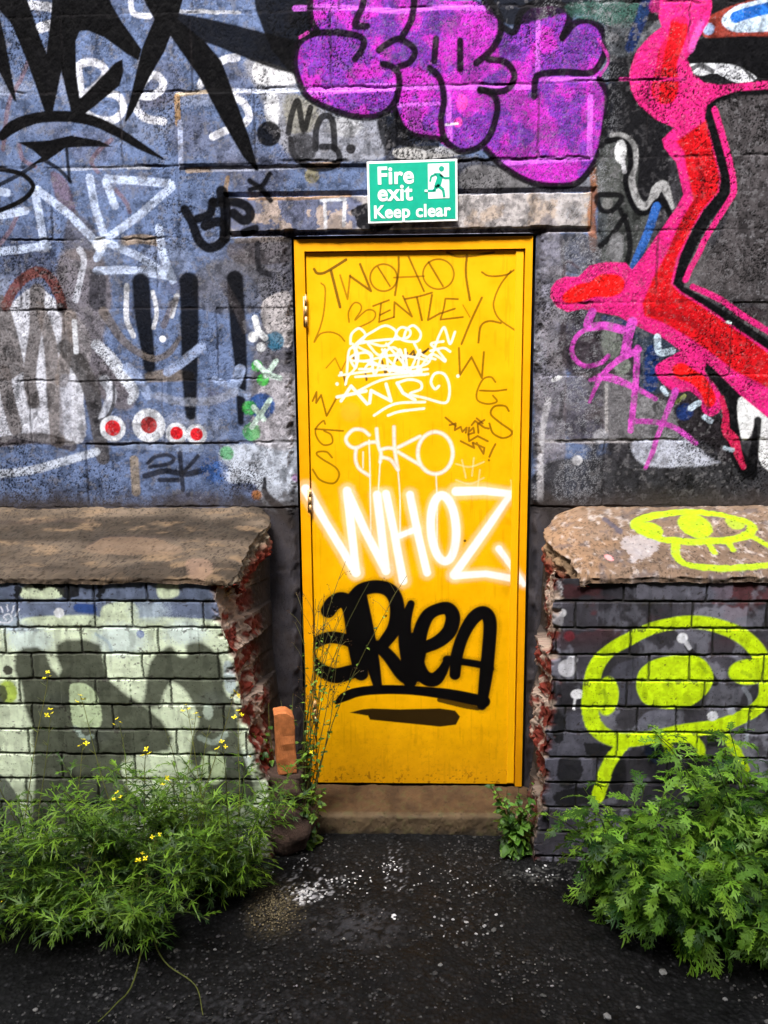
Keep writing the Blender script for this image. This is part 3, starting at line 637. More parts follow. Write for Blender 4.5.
for q_, wd in (([(657, 337), (659, 352), (672, 351)], 6.5), ([(662, 388), (666, 394)], 4.5), ([(690, 408), (698, 403)], 6), ([(704, 417), (710, 421)], 5), ([(724, 448), (732, 450)], 4)): S_(q_, wd, (186, 204, 222), 1.8, .95, .3)
S_([(727, 322), (730, 323)], 3, (200, 220, 220), 1, .9, .2)

# ---- unpainted joints, pits, dirt
gm = fbm(X, Z, .028, 601, 4); gs = fbm(X, Z*.3, .03, 603, 3); lum = cv.C.sum(-1)
cv.C *= (1-(.42*sstep(.46, .66, gm)+.25*sstep(.55, .72, gs))*(lum > .05)*np.where(cv.id == 11, .5, 1)*np.where(cv.id == 14, .45, 1))[..., None]
rub = sstep(.60, .68, fbm(X, Z, .016, 605, 3))*.42*(Z > 1.2)*np.where(cv.id == 14, .3, 1)*np.where(cv.id == 11, .4, 1)*np.where(np.isin(cv.id, (4, 6, 8, 9, 10, 12, 13)), .12, 1)*np.where(lum < .03, .35, 1)
bare = lin((112, 110, 114))*(.5+.8*gm)[..., None]
cv.C = cv.C*(1-rub[..., None])+bare*rub[..., None]
jd = jm*sstep(.28, .55, fbm(X, Z, .05, 77, 3)+.12)
jd = jd*(.35+.65*sstep(.4, .6, fbm(X, Z, .16, 611, 3)))
cv.C = cv.C*(1-.72*jd[..., None])+lin((34, 31, 33))*.72*jd[..., None]
pit = sstep(.58, .70, noise(X, Z, .0055, 70)*.5+cv.gr*.5+(fbm(X, Z, .12, 73, 2)-.5)*.30)*(1-.6*lint)
cv.C *= (1-.60*pit*(.4+1.1*sstep(.35, .65, fbm(X, Z, .22, 609, 3))))[..., None]
sp = sstep(.76, .84, noise(X, Z, .005, 74)*.5+cv.gr2*.1+RNG.random(X.shape)*.4)
zr = sstep(WALLP(625, 300)[0], WALLP(590, 300)[0], X+(n2-.5)*.1)*sstep(.40, .45, X)*(Z > 1.2)
sp = np.maximum(sp*.22*(cv.C.sum(-1) > .12), sstep(.56, .7, cv.gr*.6+noise(X, Z, .009, 76)*.4)*.42*zr*sstep(.35, .6, n2)*(cv.id == 0)); cv.C = cv.C*(1-sp[..., None])+lin((170, 172, 180))*sp[..., None]
depth += pit*.0009
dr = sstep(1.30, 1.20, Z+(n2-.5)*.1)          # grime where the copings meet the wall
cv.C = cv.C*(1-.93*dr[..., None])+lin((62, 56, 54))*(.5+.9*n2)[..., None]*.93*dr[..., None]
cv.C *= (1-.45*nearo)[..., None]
WP = np.stack([X, depth-.004, Z], -1)
keep = ~((np.abs(X) < OX-.003) & (Z < OZ)); keep[:-1, :-1] = keep[:-1, :-1] | False
kk = ~((X[:-1, :-1] > -OX) & (X[1:, 1:] < OX) & (Z[1:, 1:] < OZ)); keep2 = np.ones(X.shape, bool); keep2[:-1, :-1] = kk
wall = empty('concrete_block_wall', (0, 0, 0))
tag(wall, 'tall concrete block wall covered in overlapping spray paint around the yellow door', 'wall')
info = {1: 'brown sprayed arch in the lower left of the block wall', 2: 'rough white letters B and e sprayed under the black spikes', 3: 'pale white-blue angular letters sprayed across the left blocks',
        4: 'soft black vertical bars sprayed left of the door', 5: 'row of four red dots with white rims', 6: 'small black SK tag under the red dots', 7: 'small green, blue and white crosses and dots beside the door edge',
        8: 'large black spiky lettering with arched underline at the top left', 9: 'thin black tag with a blurred round blot beside the purple letters', 10: 'soft black tag over the left end of the lintel',
        11: 'purple and magenta bubble letters with dark outline above the door', 12: 'grey, black and blue curled hooks right of the lintel', 13: 'rust brown, pale blue and black fragment in the top right corner',
        14: 'pink and red long limb shape with black edge', 15: 'thin violet scrawl below the pink limb', 16: 'short pale blue dashes among the violet lines'}
surface('wall_face', cv, WP, M_BLOCK, wall, keep2, info)
# thickness of the wall and the reveals of the opening
M_DARK = plain_mat('bare dark masonry', (70, 64, 62), .9, .4, 25, .6, .004)
bm = bmesh.new(); T = .32
for x0, x1 in ((-3.6, -OX-.006), (OX+.006, 3.6)): box(bm, x0, x1, .03, T, -.05, OZ+.006)
box(bm, -3.6, 3.6, .03, T, OZ+.006, 3.9)
bm_obj('wall_core', bm, M_DARK, wall)

# ================================================================== BRICK BUTTRESSES
Z0, PB = EYE-.7166, .0923
def buttress(side, edge_px, back_px, far_x, joints, base, labels, paint):
    """front face plus the broken return beside the door, one continuous skin; bricks coursed at their real pitch"""
    zs = np.arange(-.05, COP_F-.010, .003)
    ez = np.array([[FRONP(x, y)[1], FRONP(x, y)[0]] for x, y in edge_px]); ez = ez[np.argsort(ez[:, 0])]
    bz = np.array([[WALLP(x, y)[1], WALLP(x, y)[0]] for x, y in back_px]); bz = bz[np.argsort(bz[:, 0])]
    L = 1.45
    fu = np.concatenate([np.arange(0, L, .003), L+np.cumsum(.003*1.2**np.arange(1, 34))]); fu = fu[fu < abs(far_x)-.3]
    ns = 100
    su = np.linspace(0, 1, ns)
    # u<=0: front (distance from the corner), u>0: return
    us = np.concatenate([-fu[::-1], su[1:]])
    Ufull, Zf = np.meshgrid(us, zs)
    xe = np.interp(Zf, ez[:, 0], ez[:, 1]); xb = np.interp(Zf, bz[:, 0], bz[:, 1])
    s = -1 if side == 'L' else 1                         # direction in which the front runs away from the door
    on_front = Ufull <= 0
    course = np.floor((Zf-Z0)/PB+60).astype(int)
    rc = _h(course.astype(float), course.astype(float)*0+3, 5 if side == 'L' else 9)
    t = np.clip(Ufull, 0, 1)
    # broken return: each course snapped off at its own depth
    jag = (rc-.5)*.05*np.sin(np.pi*np.clip(t*1.0, 0, 1))
    xx = np.where(on_front, xe+s*(-Ufull), xe+(xb-xe)*(t**1.3)+s*-1*jag)
    yy = np.where(on_front, FRONT, FRONT*(1-t))
    q1 = fbm(Zf*1.0, t*.35+5, .05, 81, 4)-.5; q2 = fbm(Zf, t*.4+9, .015, 83, 3)-.5
    chip = np.where(on_front, 0, (q1*.06+q2*.022)*np.sin(np.pi*np.clip(t+.12, 0, 1)))
    xx = xx+chip*(-s)
    yy = yy+np.where(on_front, 0, q1*.03)
    FX = np.where(on_front, xx, 99.)
    cvb = Canvas(np.arange(len(us)), np.arange(len(zs)), None, base, 1)
    # painting happens on a metric canvas of the front, then is sampled onto the skin
    fx = np.arange(min(xe.min(), far_x)-.02 if side == 'L' else xe.min()-.12, (xe.max()+.12) if side == 'L' else 2.2, .003)
    if side == 'L': fx = np.arange(-2.2, xe.max()+.12, .003)
    c = Canvas(fx, zs, FRONP, base, mpp(at_y(300, 680, FRONT)))
    paint(c)
    bh = _h(np.floor((c.Z-Z0)/PB+60), np.floor(c.X/.245+np.floor((c.Z-Z0)/PB)*.5), 44)
    bf = (.86 if side == 'L' else .62)+(.22 if side == 'L' else .7)*bh; bf = np.where(c.C.sum(-1) > .75, 1.0, bf); c.C *= bf[..., None]
    # joints
    def jmask(Xm, Zm):
        wb = (fbm(Xm, Zm, .04, 91, 3)-.5)*.007
        ph = (Zm-Z0+wb)/PB; d = np.abs(ph-np.round(ph))*PB
        j = sstep(.0050, .0020, d)
        cr_ = np.floor((Zm-Z0)/PB+60).astype(int)-60      # -1 = first course under Z0 ... 0 = top course
        for k in range(-13, 2):
            js = joints.get(-k)
            rr = random.Random(k*3+(1 if side == 'L' else 2))
            if js: js = [FRONP(x, 690)[0] for x in js]
            else: js = [(-.62 if side == 'L' else .62)+(.123 if k % 2 else 0)+rr.uniform(-.01, .01)]
            lo, hi = min(js), max(js)
            js = js+[lo-.245*i for i in range(1, 14)]+[hi+.245*i for i in range(1, 14)]
            sel = cr_ == k
            for xj in js: j = np.where(sel, np.maximum(j, sstep(.0046, .0018, np.abs(Xm-xj+wb))), j)
        return j
    jmc = jmask(c.X, c.Z)
    pid = c.id.copy()
    jc = jmc*sstep(.15, .4, fbm(c.X, c.Z, .03, 95, 2)+.15)
    c.C = c.C*(1-.85*jc[..., None])+lin((24, 23, 20))*.85*jc[..., None]
    # flaking spots
    nj = sstep(.02, .004, np.abs((c.Z-Z0)/PB-np.round((c.Z-Z0)/PB))*PB)
    fl = sstep(.70, .76, noise(c.X, c.Z, .014, 96)*.45+noise(c.X, c.Z, .005, 97)*.45+nj*.16)
    c.C = c.C*(1-.7*fl[..., None])+lin((44, 38, 36))*.7*fl[..., None]
    gj = sstep(.45, .68, fbm(c.X, c.Z, .05, 297, 4))*(.35+.65*nj)*(.45 if side == 'L' else .3); c.C = c.C*(1-gj[..., None])+lin((40, 42, 30))*gj[..., None]
    strk = sstep(.56, .70, fbm(c.X, c.Z*.25, .02, 197, 3))*.22; c.C *= (1-strk)[..., None]
    # sample
    Cc = np.empty(Ufull.shape+(3,)); Ic = np.zeros(Ufull.shape, int)
    ci = np.clip(np.round((xx-fx[0])/.003).astype(int), 0, len(fx)-1); ri = np.arange(len(zs))[:, None]+0*ci
    Cc[:] = c.C[ri, ci]; Ic[:] = np.where(on_front, pid[ri, ci], 0)
    # colours of the broken return: red brick hearts, pale mortar seams
    ph = (Zf-Z0)/PB+q1*.5; dj = np.abs(ph-np.round(ph))*PB
    seam = sstep(.022, .008, dj+q2*.04)
    red = lin((92, 36, 28))*(.55+1.3*(q1+.5))[..., None]
    pale = lin((150, 138, 126))*(.5+(q2+.5))[..., None]
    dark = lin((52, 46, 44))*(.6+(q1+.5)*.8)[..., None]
    rawc = red*(1-seam[..., None]*.8)+pale*seam[..., None]*.8
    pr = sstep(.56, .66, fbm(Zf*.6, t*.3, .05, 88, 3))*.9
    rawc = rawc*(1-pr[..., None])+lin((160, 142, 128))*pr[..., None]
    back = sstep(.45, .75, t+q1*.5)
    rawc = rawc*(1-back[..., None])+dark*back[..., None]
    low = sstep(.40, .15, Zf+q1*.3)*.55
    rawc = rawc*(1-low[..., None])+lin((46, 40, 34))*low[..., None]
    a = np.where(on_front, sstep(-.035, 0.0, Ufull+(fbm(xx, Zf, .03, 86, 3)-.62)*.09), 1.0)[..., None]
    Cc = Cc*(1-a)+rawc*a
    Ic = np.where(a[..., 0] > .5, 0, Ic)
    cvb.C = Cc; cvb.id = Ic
    jf = np.where(on_front, jmask(xx, Zf), 0)
    face_v = (_h(np.floor((Zf-Z0)/PB), np.floor(xx/.245), 4)-.5)*.004
    ydisp = jf*.0055+np.where(on_front, (fbm(xx, Zf, .03, 98, 3)-.5)*.003+face_v+a[..., 0]*.02*(q1+.5), 0)
    P = np.stack([xx, yy+ydisp, Zf], -1)
    if side == 'R': P = P[:, ::-1]; cvb.C = cvb.C[:, ::-1]; cvb.id = cvb.id[:, ::-1]; cvb.X = cvb.X[:, ::-1]
    root = empty('brick_buttress', (float(np.mean(ez[:, 1])), FRONT/2, 0))
    P = P-np.array(root.location)
    surface('brickwork', cvb, P, M_BRICK, root, None, labels)
    return root, ez, bz

JL = {0: [1, 76, 100, 152], 1: [24, 100, 137], 2: [10, 85, 161], 3: [34, 107, 144, 220], 4: [20, 96, 171], 5: [30, 111, 149, 223], 6: [94, 174], 7: [56, 130, 206], 8: [18, 92, 168], 9: [60, 130, 205]}
JR = {0: [620, 701], 1: [646, 688], 2: [628, 710], 3: [648, 688], 4: [627, 704], 5: [639, 678], 6: [619, 700], 7: [600, 672], 8: [580, 640, 720], 9: [552, 600, 690]}
def paint_left(c):
    X, Z = c.X, c.Z
    n = fbm(X, Z, .15, 101); nb = fbm(X, Z, .03, 103, 3)
    c.C[:] = lin((224, 238, 208))*(.82+.34*n)[..., None]
    top = sstep(0, .02, Z-FRONP(100, 629)[1]+(n-.5)*.12)
    c.C = c.C*(1-top[..., None])+lin((112, 124, 152))*top[..., None]*(.7+.5*n)[..., None]
    top2 = sstep(0, .01, Z-FRONP(100, 601)[1]); c.C *= (1-.3*top2*sstep(.4, .6, nb))[..., None]
    CR = (220, 234, 200)
    c.cur = 0
    for q_, o in (([(22, 588), (40, 584), (62, 590), (58, 598), (24, 598)], .95), ([(104, 606), (134, 604), (136, 625), (104, 626)], .9), ([(158, 583), (174, 580), (178, 595), (160, 598)], .95), ([(26, 618), (95, 616), (98, 628), (26, 628)], .9), ([(140, 618), (212, 620), (212, 628), (140, 628)], .8)): c.poly(q_, CR, 4, o, .3)
    for q_ in ([(14, 580), (20, 579), (20, 598), (13, 597)], [(28, 580), (60, 578), (76, 580), (75, 598), (60, 596), (52, 586), (40, 590), (32, 584)], [(96, 580), (103, 580), (102, 598), (97, 597)]): c.poly(q_, (14, 15, 17), 3, .95, .3, rag=6)
    c.stroke([(78, 608), (92, 609)], 9, (36, 70, 140), 4, .9, .35); c.dot(140.5, 634, 4, (22, 48, 150), 1.5, 1, .2); c.stroke([(96, 634), (108, 642), (112, 652)], 3, (150, 180, 190), 2, .7, .3)
    for x, y, rr_ in ((30, 640, 22), (120, 640, 26), (185, 632, 20), (12, 625, 14), (150, 612, 16), (212, 700, 14), (235, 760, 16), (60, 700, 12), (100, 735, 10)): c.dot(x, y, rr_, (206, 224, 236), 22, .55, .6, rr_*.6)
    c.dot(59, 613, 5, (232, 236, 242), 1.5, 1, .1)
    c.dot(8, 692, 9, (186, 214, 70), 4, .9, .2, 12); c.dot(78, 690, 6, (190, 216, 80), 4, .85, .2, 7); c.dot(8, 670, 5, (40, 30, 26), 2, .9, .6)
    c.cur = 1
    for q_ in ([(0, 622), (8, 623), (12, 619), (9, 614), (4, 616), (6, 620)], [(3, 612), (1, 607)], [(8, 611), (7, 605)], [(12, 613), (14, 606)], [(15, 616), (19, 609)], [(-6, 614), (-3, 618)]): c.stroke(q_, 1.4, (222, 226, 238), .8, 1, .05)
    c.cur = 2
    OLV = (70, 74, 62)
    c.poly([(16, 654), (24, 648), (38, 647), (46, 654), (51, 668), (59, 676), (62, 670), (57, 656), (57, 645), (66, 640), (85, 640), (100, 645), (103, 660), (107, 678), (125, 694), (145, 707), (162, 722), (172, 738), (168, 750), (140, 755), (126, 757), (120, 766), (124, 784), (150, 812), (30, 830), (35, 790), (34, 760), (32, 725), (25, 707), (22, 685), (15, 670)], OLV, 6, .95, .12, curve=False)
    c.poly([(148, 672), (152, 660), (163, 650), (172, 647), (178, 656), (187, 657), (187, 646), (200, 643), (214, 652), (222, 665), (224, 690), (232, 702), (237, 720), (240, 745), (254, 800), (215, 805), (202, 775), (190, 760), (193, 738), (199, 718), (186, 692), (172, 682), (164, 692), (158, 706), (144, 706), (146, 690)], OLV, 6, .94, .12)
    c.poly([(-10, 690), (4, 686), (6, 700), (-10, 708)], OLV, 3, .9, .2)
    c.poly([(-10, 775), (6, 780), (18, 800), (20, 830), (-10, 830)], (90, 96, 90), 3, .9, .2)
    c.cur = 0
    c.poly([(70, 687), (78, 683), (88, 685), (97, 695), (101, 712), (99, 727), (76, 729), (71, 714)], (192, 210, 170), 2, 1, .2)
    c.stroke([(75, 728), (85, 738), (92, 736)], 5, (170, 190, 180), 3, .7, .4)
    c.dot(213, 768, 13, (196, 214, 172), 3, .95, .25, 18); c.dot(208, 712, 5, (188, 204, 190), 3, .7, .4, 8); c.poly([(224, 664), (232, 664), (236, 690), (226, 690)], (170, 186, 196), 3, .8, .3)
    c.stroke([(200, 738), (214, 742), (226, 734)], 6, (176, 192, 180), 3, .7, .4)
    dirt = sstep(FRONP(0, 770)[1]+.02, FRONP(0, 850)[1], Z+(n-.5)*.2)*.6
    c.C = c.C*(1-dirt[..., None])+lin((56, 56, 44))*dirt[..., None]
def paint_right(c):
    X, Z = c.X, c.Z
    n = fbm(X, Z, .09, 111); nb = fbm(X, Z, .02, 113, 3)
    c.C[:] = lin((62, 60, 68))*(.55+.85*n)[..., None]
    mar = sstep(.50, .62, fbm(X*.6, Z, .08, 116))*sstep(FRONP(600, 660)[1], FRONP(600, 610)[1], Z)
    c.C = c.C*(1-.7*mar[..., None])+lin((84, 40, 44))*.7*mar[..., None]
    gy = sstep(.53, .66, fbm(X, Z*.8, .06, 118))
    c.C = c.C*(1-.6*gy[..., None])+lin((126, 126, 140))*.6*gy[..., None]
    c.cur = 0
    c.poly([(630, 578), (698, 576), (700, 598), (640, 600)], (110, 110, 124), 6, .5, .8); c.poly([(706, 577), (730, 577), (730, 598), (706, 598)], (106, 108, 124), 5, .5, .8)
    c.poly([(612, 668), (650, 660), (646, 700), (614, 700)], (92, 92, 106), 4, .8, .3); c.poly([(648, 712), (676, 712), (668, 728), (636, 730)], (112, 112, 128), 3, .7, .3)
    c.poly([(545, 734), (576, 712), (590, 735), (612, 752), (598, 800), (545, 806)], (78, 78, 90), 5, .8, .3)
    for q_ in ([(560, 760), (580, 758), (582, 772), (572, 788), (560, 786)], [(556, 792), (604, 786), (606, 800), (560, 806)], [(584, 742), (612, 748), (612, 760), (590, 758)], [(552, 712), (564, 716), (562, 740), (554, 740)], [(612, 762), (626, 760), (624, 790), (612, 790)]): c.poly(q_, (22, 22, 26), 3, .9, .35, rag=3)
    c.dot(558, 590, 5, (170, 168, 172), 3, .7, .8, 9); c.dot(562, 613, 4, (210, 210, 216), 2, .9, .4); c.dot(569, 636, 5, (110, 34, 44), 4, .8, .4); c.dot(558, 620, 5, (140, 138, 142), 4, .6, .8, 12)
    c.dot(567, 668, 9, (205, 205, 214), 3, .95, .4); c.dot(572, 660, 5, (205, 205, 214), 2, .9, .3); c.dot(577, 694, 6.5, (226, 226, 232), 1.5, 1, .1, 5); c.stroke([(575, 696), (574, 709)], 2.4, (222, 222, 228), .8, 1, .05)
    c.stroke([(652, 750), (658, 757)], 14, (40, 56, 92), 5, .7, .4)
    c.stroke([(686, 646), (700, 664), (714, 682)], [4, 9, 8], (10, 10, 13), 2, .95, .15)
    c.stroke([(743, 688), (750, 700), (748, 720), (746, 745)], 4, (140, 146, 158), 2, .7, .4)
    c.cur = 1
    YG = (206, 240, 10)
    c.stroke([(627, 640), (656, 627), (694, 622), (727, 629), (749, 642), (762, 661), (766, 690), (759, 706), (740, 718), (714, 727), (681, 731), (649, 738), (617, 740), (597, 729), (590, 710), (591, 684), (597, 664), (610, 650)], [13, 12, 13, 14, 15, 15, 14, 14, 14, 15, 13, 13, 15, 16, 16, 16, 15, 13], YG, 2.4, .98, .12, closed=True)
    c.poly([(636, 684), (640, 670), (654, 660), (676, 656), (700, 658), (711, 670), (712, 682), (704, 696), (690, 706), (668, 709), (646, 704), (638, 694)], YG, 2.2, .98, .12)
    c.dot(607, 696, 11, YG, 2.4, .98, .12, 20); c.dot(748, 672, 19, YG, 2.4, .98, .12, 13)
    for q_, wd in (([(623, 744), (608, 766), (598, 797)], 13), ([(663, 738), (668, 746), (670, 756)], 9), ([(690, 736), (699, 746), (703, 756)], [10, 9, 6]), ([(727, 738), (738, 754), (748, 770)], [8, 9, 5]), ([(620, 742), (650, 737), (690, 737)], 12)): c.stroke(q_, wd, YG, 2.4, .97, .15)
    for q_ in ([(603, 690), (606, 700), (604, 706)], [(742, 672), (750, 676)], [(700, 664), (706, 672)]): c.stroke(q_, 3.5, (130, 160, 20), 3, .55, .6)
    c.cur = 0
    c.dot(682, 638, 5, (228, 230, 238), 2, 1, .2); c.stroke([(684, 640), (689, 648)], 4, (215, 216, 226), 2, .8, .3); c.dot(712.5, 716, 5, (228, 230, 240), 2, 1, .2); c.dot(731.5, 711, 4, (160, 164, 178), 2, .8, .3)
rootL, ezL, bzL = buttress('L', [(215, 575), (216, 600), (222, 628), (232, 654), (238, 680), (243, 705), (248, 730), (257, 756), (268, 782), (272, 830), (276, 900)],
    [(268, 520), (270, 560), (272, 600), (274, 650), (280, 700), (288, 750), (300, 790), (302, 860)], -3.6, JL, (176, 198, 176),
    {1: 'tiny white line doodle of an eye with lashes on the second brick course', 2: 'olive grey shapes sprayed over pale green paint on the bricks'}, paint_left)
tag(rootL, 'brick buttress left of the door painted pale green and olive with broken red edge', 'buttress')
rootR, ezR, bzR = buttress('R', [(556, 568), (553, 600), (552, 650), (551, 690), (550, 707), (545, 736), (545, 760), (544, 785), (541, 809), (534, 840), (532, 900)],
    [(548, 520), (543, 560), (541, 600), (537, 680), (533, 750), (531, 800), (530, 860)], 3.6, JR, (62, 60, 68),
    {1: 'yellow-green sprayed one-eyed figure with round body and stick legs on dark bricks'}, paint_right)
tag(rootR, 'low dark brick buttress right of the door with a yellow-green one-eyed figure on its front', 'buttress')

# ================================================================== SLOPING CONCRETE COPINGS
def coping(side, edge_px, far_x, root, paint, labels, endcol):
    E = np.array([COPP(x, y) for x, y in edge_px]); 
    yv = np.concatenate([np.arange(.0, -.352, -.004), [-.3545, -.357]])
    xr = np.interp(-yv, -E[:, 1], E[:, 0]) if E[0, 1] > E[-1, 1] else np.interp(-yv, -E[::-1, 1], E[::-1, 0])
    s = -1 if side == 'L' else 1
    d = np.concatenate([np.arange(0, 1.5, .004), 1.5+np.cumsum(.004*1.2**np.arange(1, 33))]); d = d[d < abs(far_x)-.45]
    K_ = 26; dz = .0045
    I = np.arange(-(K_), len(d)); J = np.arange(0, len(yv)+14)
    II, JJ = np.meshgrid(I, J)
    di = np.maximum(-II, 0); dj = np.maximum(JJ-(len(yv)-1), 0)
    yy = yv[np.minimum(JJ, len(yv)-1)]
    xr2 = xr[np.minimum(JJ, len(yv)-1)]
    xx = xr2+s*d[np.maximum(II, 0)]
    rag = (fbm(yy, xx*0+1.3, .04, 121, 4)-.5)*.035+(fbm(yy, yy*0, .012, 122, 3)-.5)*.012
    xx = xx+s*rag*np.exp(-d[np.maximum(II, 0)]/.05)
    zz = cop_z(yy)
    n1 = fbm(xx, yy, .12, 123, 4)-.5; n2_ = fbm(xx, yy, .02, 124, 3)-.5
    zz = zz+n1*.02+n2_*.006
    fray = sstep(.03, 0, d[np.maximum(II, 0)])*.010+sstep(-.33, -.357, yy)*.006
    zz = zz-fray
    zdrop = (di+dj)*dz
    yy2 = yy-(fbm(xx, zdrop*1.0, .03, 126, 3)-.5)*.02*(dj > 0)
    xx2 = xx+s*((fbm(yy, zdrop, .02, 127, 3)-.3)*.06*np.minimum(di/6., 1))
    # the broken end is undercut; the front edge is a thin nosing
    dropz = np.where((dj > 0), np.minimum(zdrop, .017), np.minimum(zdrop, .017+.1*sstep(-.352, -.27, yy)))
    zz = zz-dropz
    P = np.stack([xx2, yy2, zz], -1)
    c = Canvas(np.arange(10), np.arange(10), None, (1, 1, 1), 1)
    fx = np.arange(-2.2, -.3, .004) if side == 'L' else np.arange(.3, 2.2, .004)
    fy = np.arange(-.38, .01, .004)
    pc = Canvas(fx, fy, COPP, (130, 108, 90), mpp(at_cop(300, 540)))
    paint(pc)
    ci = np.clip(np.round((xx-fx[0])/.004).astype(int), 0, len(fx)-1); ri = np.clip(np.round((yy-fy[0])/.004).astype(int), 0, len(fy)-1)
    Cc = pc.C[ri, ci]; Ic = np.where((di+dj) > 0, 0, pc.id[ri, ci])
    m = (di > 0)
    rub = fbm(yy, zdrop, .018, 130, 3)
    rb = lin(endcol)*(.35+1.3*rub)[..., None]
    deep = sstep(.045, .09, zdrop+(rub-.5)*.03)
    rb = rb*(1-deep[..., None])+lin((110, 42, 30))*(.4+1.1*rub)[..., None]*deep[..., None]
    Cc = np.where(m[..., None], rb, Cc)
    fr = (dj > 0) & ~m
    Cc = np.where(fr[..., None], Cc*.5+lin((70, 58, 48))*(.5+rub)[..., None]*.5, Cc)
    o = Canvas(np.arange(P.shape[1]), np.arange(P.shape[0]), None, (1, 1, 1), 1); o.C = Cc; o.id = Ic
    if side == 'L': P = P[:, ::-1]; o.C = o.C[:, ::-1]; o.id = o.id[:, ::-1]
    P = P[::-1]; o.C = o.C[::-1]; o.id = o.id[::-1]
    P = P-np.array(root.location)
    main = None
    cop = empty('coping', (0, 0, 0)); cop.parent = root
    # one part; a painted piece on it is its sub-part
    Hh, Ww = Ic.shape
    surf = surface('coping', o, P, M_COPE, root, None, labels)
    bpy.data.objects.remove(cop, do_unlink=True)
    for ch in list(root.children):
        if ch.name.startswith('graffiti') and ch.get('label') in labels.values():
            ch.parent = surf
    return surf
def cope_left(c):
    X, Y = c.X, c.Z
    n = fbm(X*.35, Y, .05, 131, 4); n_ = fbm(X, Y, .02, 133, 3); nn = fbm(X*.25, Y, .12, 135, 3)
    c.C[:] = lin((94, 82, 70))*(.25+1.1*n)[..., None]
    c.C *= (1-.55*sstep(.42, .66, nn))[..., None]
    tn = sstep(.50, .78, fbm(X*.3, Y, .03, 137, 5)); c.C = c.C*(1-.6*tn[..., None])+lin((140, 116, 90))*.5*tn[..., None]
    gnn = sstep(.6, .7, n_); c.C = c.C*(1-.4*gnn[..., None])+lin((60, 54, 46))*.4*gnn[..., None]
    wh = sstep(.86, .9, noise(X*.7, Y, .012, 139)*.6+noise(X, Y, .006, 140)*.4); pt = sstep(.62, .74, noise(X, Y, .008, 341)*.6+c.gr*.4); c.C *= (1-.55*pt)[..., None]
    c.poly([(88, 545), (110, 537), (150, 538), (178, 545), (178, 553), (130, 555), (92, 553)], (130, 106, 86), 5, .3, .9)
    c.stroke([(90, 544), (112, 536), (178, 538)], 3, (52, 44, 40), 2, .7, .4); c.stroke([(0, 522), (60, 520), (90, 522)], 5, (60, 50, 44), 3, .6, .5)
    c.poly([(188, 560), (206, 559), (212, 568), (204, 576), (190, 575)], (130, 106, 90), 5, .6, .7, rag=3)
def cope_right(c):
    X, Y = c.X, c.Z
    n = fbm(X*.6, Y, .05, 141, 4); n_ = fbm(X, Y, .02, 143, 3)
    c.C[:] = lin((118, 98, 82))*(.4+.9*n)[..., None]
    a = sstep(.55, .42, X+(n-.5)*.15+0*Y); a2 = sstep(.72, .55, X+(n-.5)*.3)
    c.C = c.C*(1-.75*a2[..., None])+lin((142, 112, 86))*(.5+.7*n_)[..., None]*.75*a2[..., None]
    wh = sstep(.56, .8, fbm(X, Y, .02, 243, 5)); c.C = c.C*(1-.6*wh[..., None])+lin((180, 172, 168))*.6*wh[..., None]
    pt = sstep(.62, .74, noise(X, Y, .008, 342)*.6+c.gr*.4); c.C *= (1-.5*pt)[..., None]
    dk = sstep(.6, .72, fbm(X, Y, .035, 147, 3)); c.C = c.C*(1-.5*dk[..., None])+lin((70, 66, 72))*.5*dk[..., None]
    c.stroke([(605, 520), (620, 533)], 6, (60, 62, 80), 3, .7, .4); c.poly([(620, 542), (640, 536), (664, 540), (650, 556), (632, 562), (628, 550)], (170, 166, 170), 6, .5, .8, rag=5); c.dot(609, 558, 4, (226, 150, 150), 2, .9, .3)
    c.cur = 1
    YG = (146, 172, 12)
    c.stroke([(635, 527), (646, 517), (681, 512), (714, 514), (743, 521), (752, 529), (743, 537), (714, 541), (681, 542), (652, 537)], 9, YG, 2.5, .95, .25, closed=True)
    c.dot(695, 526, 16, YG, 3, .95, .25, 18); c.dot(651, 530, 11, YG, 3, .95, .25, 13); c.dot(735, 523, 9, YG, 3, .7, .45, 10)
    for q_, wd in (([(676, 543), (676, 556), (686, 565), (710, 568), (745, 568), (790, 562)], 8), ([(745, 534), (772, 546)], 6), ([(708, 543), (714, 552)], 6), ([(727, 540), (733, 549)], 6)): c.stroke(q_, wd, YG, 2.5, .93, .3)
coping('L', [(266, 509), (271, 516), (272, 522), (258, 533), (249, 546), (243, 560), (236, 572), (222, 580)], -3.6, rootL, cope_left, {}, (120, 108, 92))
coping('R', [(572, 507), (556, 513), (547, 521), (543, 530), (546, 538), (554, 547), (568, 557), (578, 569)], 3.6, rootR, cope_right, {1: 'yellow-green sprayed eye ring with short legs lying on the right coping'}, (128, 104, 80))
# ================================================================== DOOR
DX, DZ0, DZ1 = .425, .083, 2.1735
door = empty('fire_door', (0, .02, DZ0))
tag(door, 'yellow metal door with marker scrawl, white WHOZ letters and a fat black tag', 'door')
YEL = (236, 172, 0)
def finish(cvx, yv):
    P = np.stack([cvx.X, np.full(cvx.X.shape, yv), cvx.Z], -1); return P-np.array(door.location)
MPD = mpp(at_y(410, 500, .02))
lx0, lx1, lz0, lz1 = -.3845, .3955, DZ0+.005, 2.1275
cd = Canvas(np.append(np.arange(lx0, lx1, .002), lx1), np.append(np.arange(lz0, lz1, .002), lz1), DOORP, YEL, MPD)
n = fbm(cd.X, cd.Z, .3, 201); ng = fbm(cd.X, cd.Z, .02, 202, 3)
cd.C *= (.94+.12*n)[..., None]
gr = sstep(.35, .0, cd.Z-.08+(ng-.5)*.15)*.35; cd.C = cd.C*(1-gr[..., None])+lin((150, 92, 14))*gr[..., None]
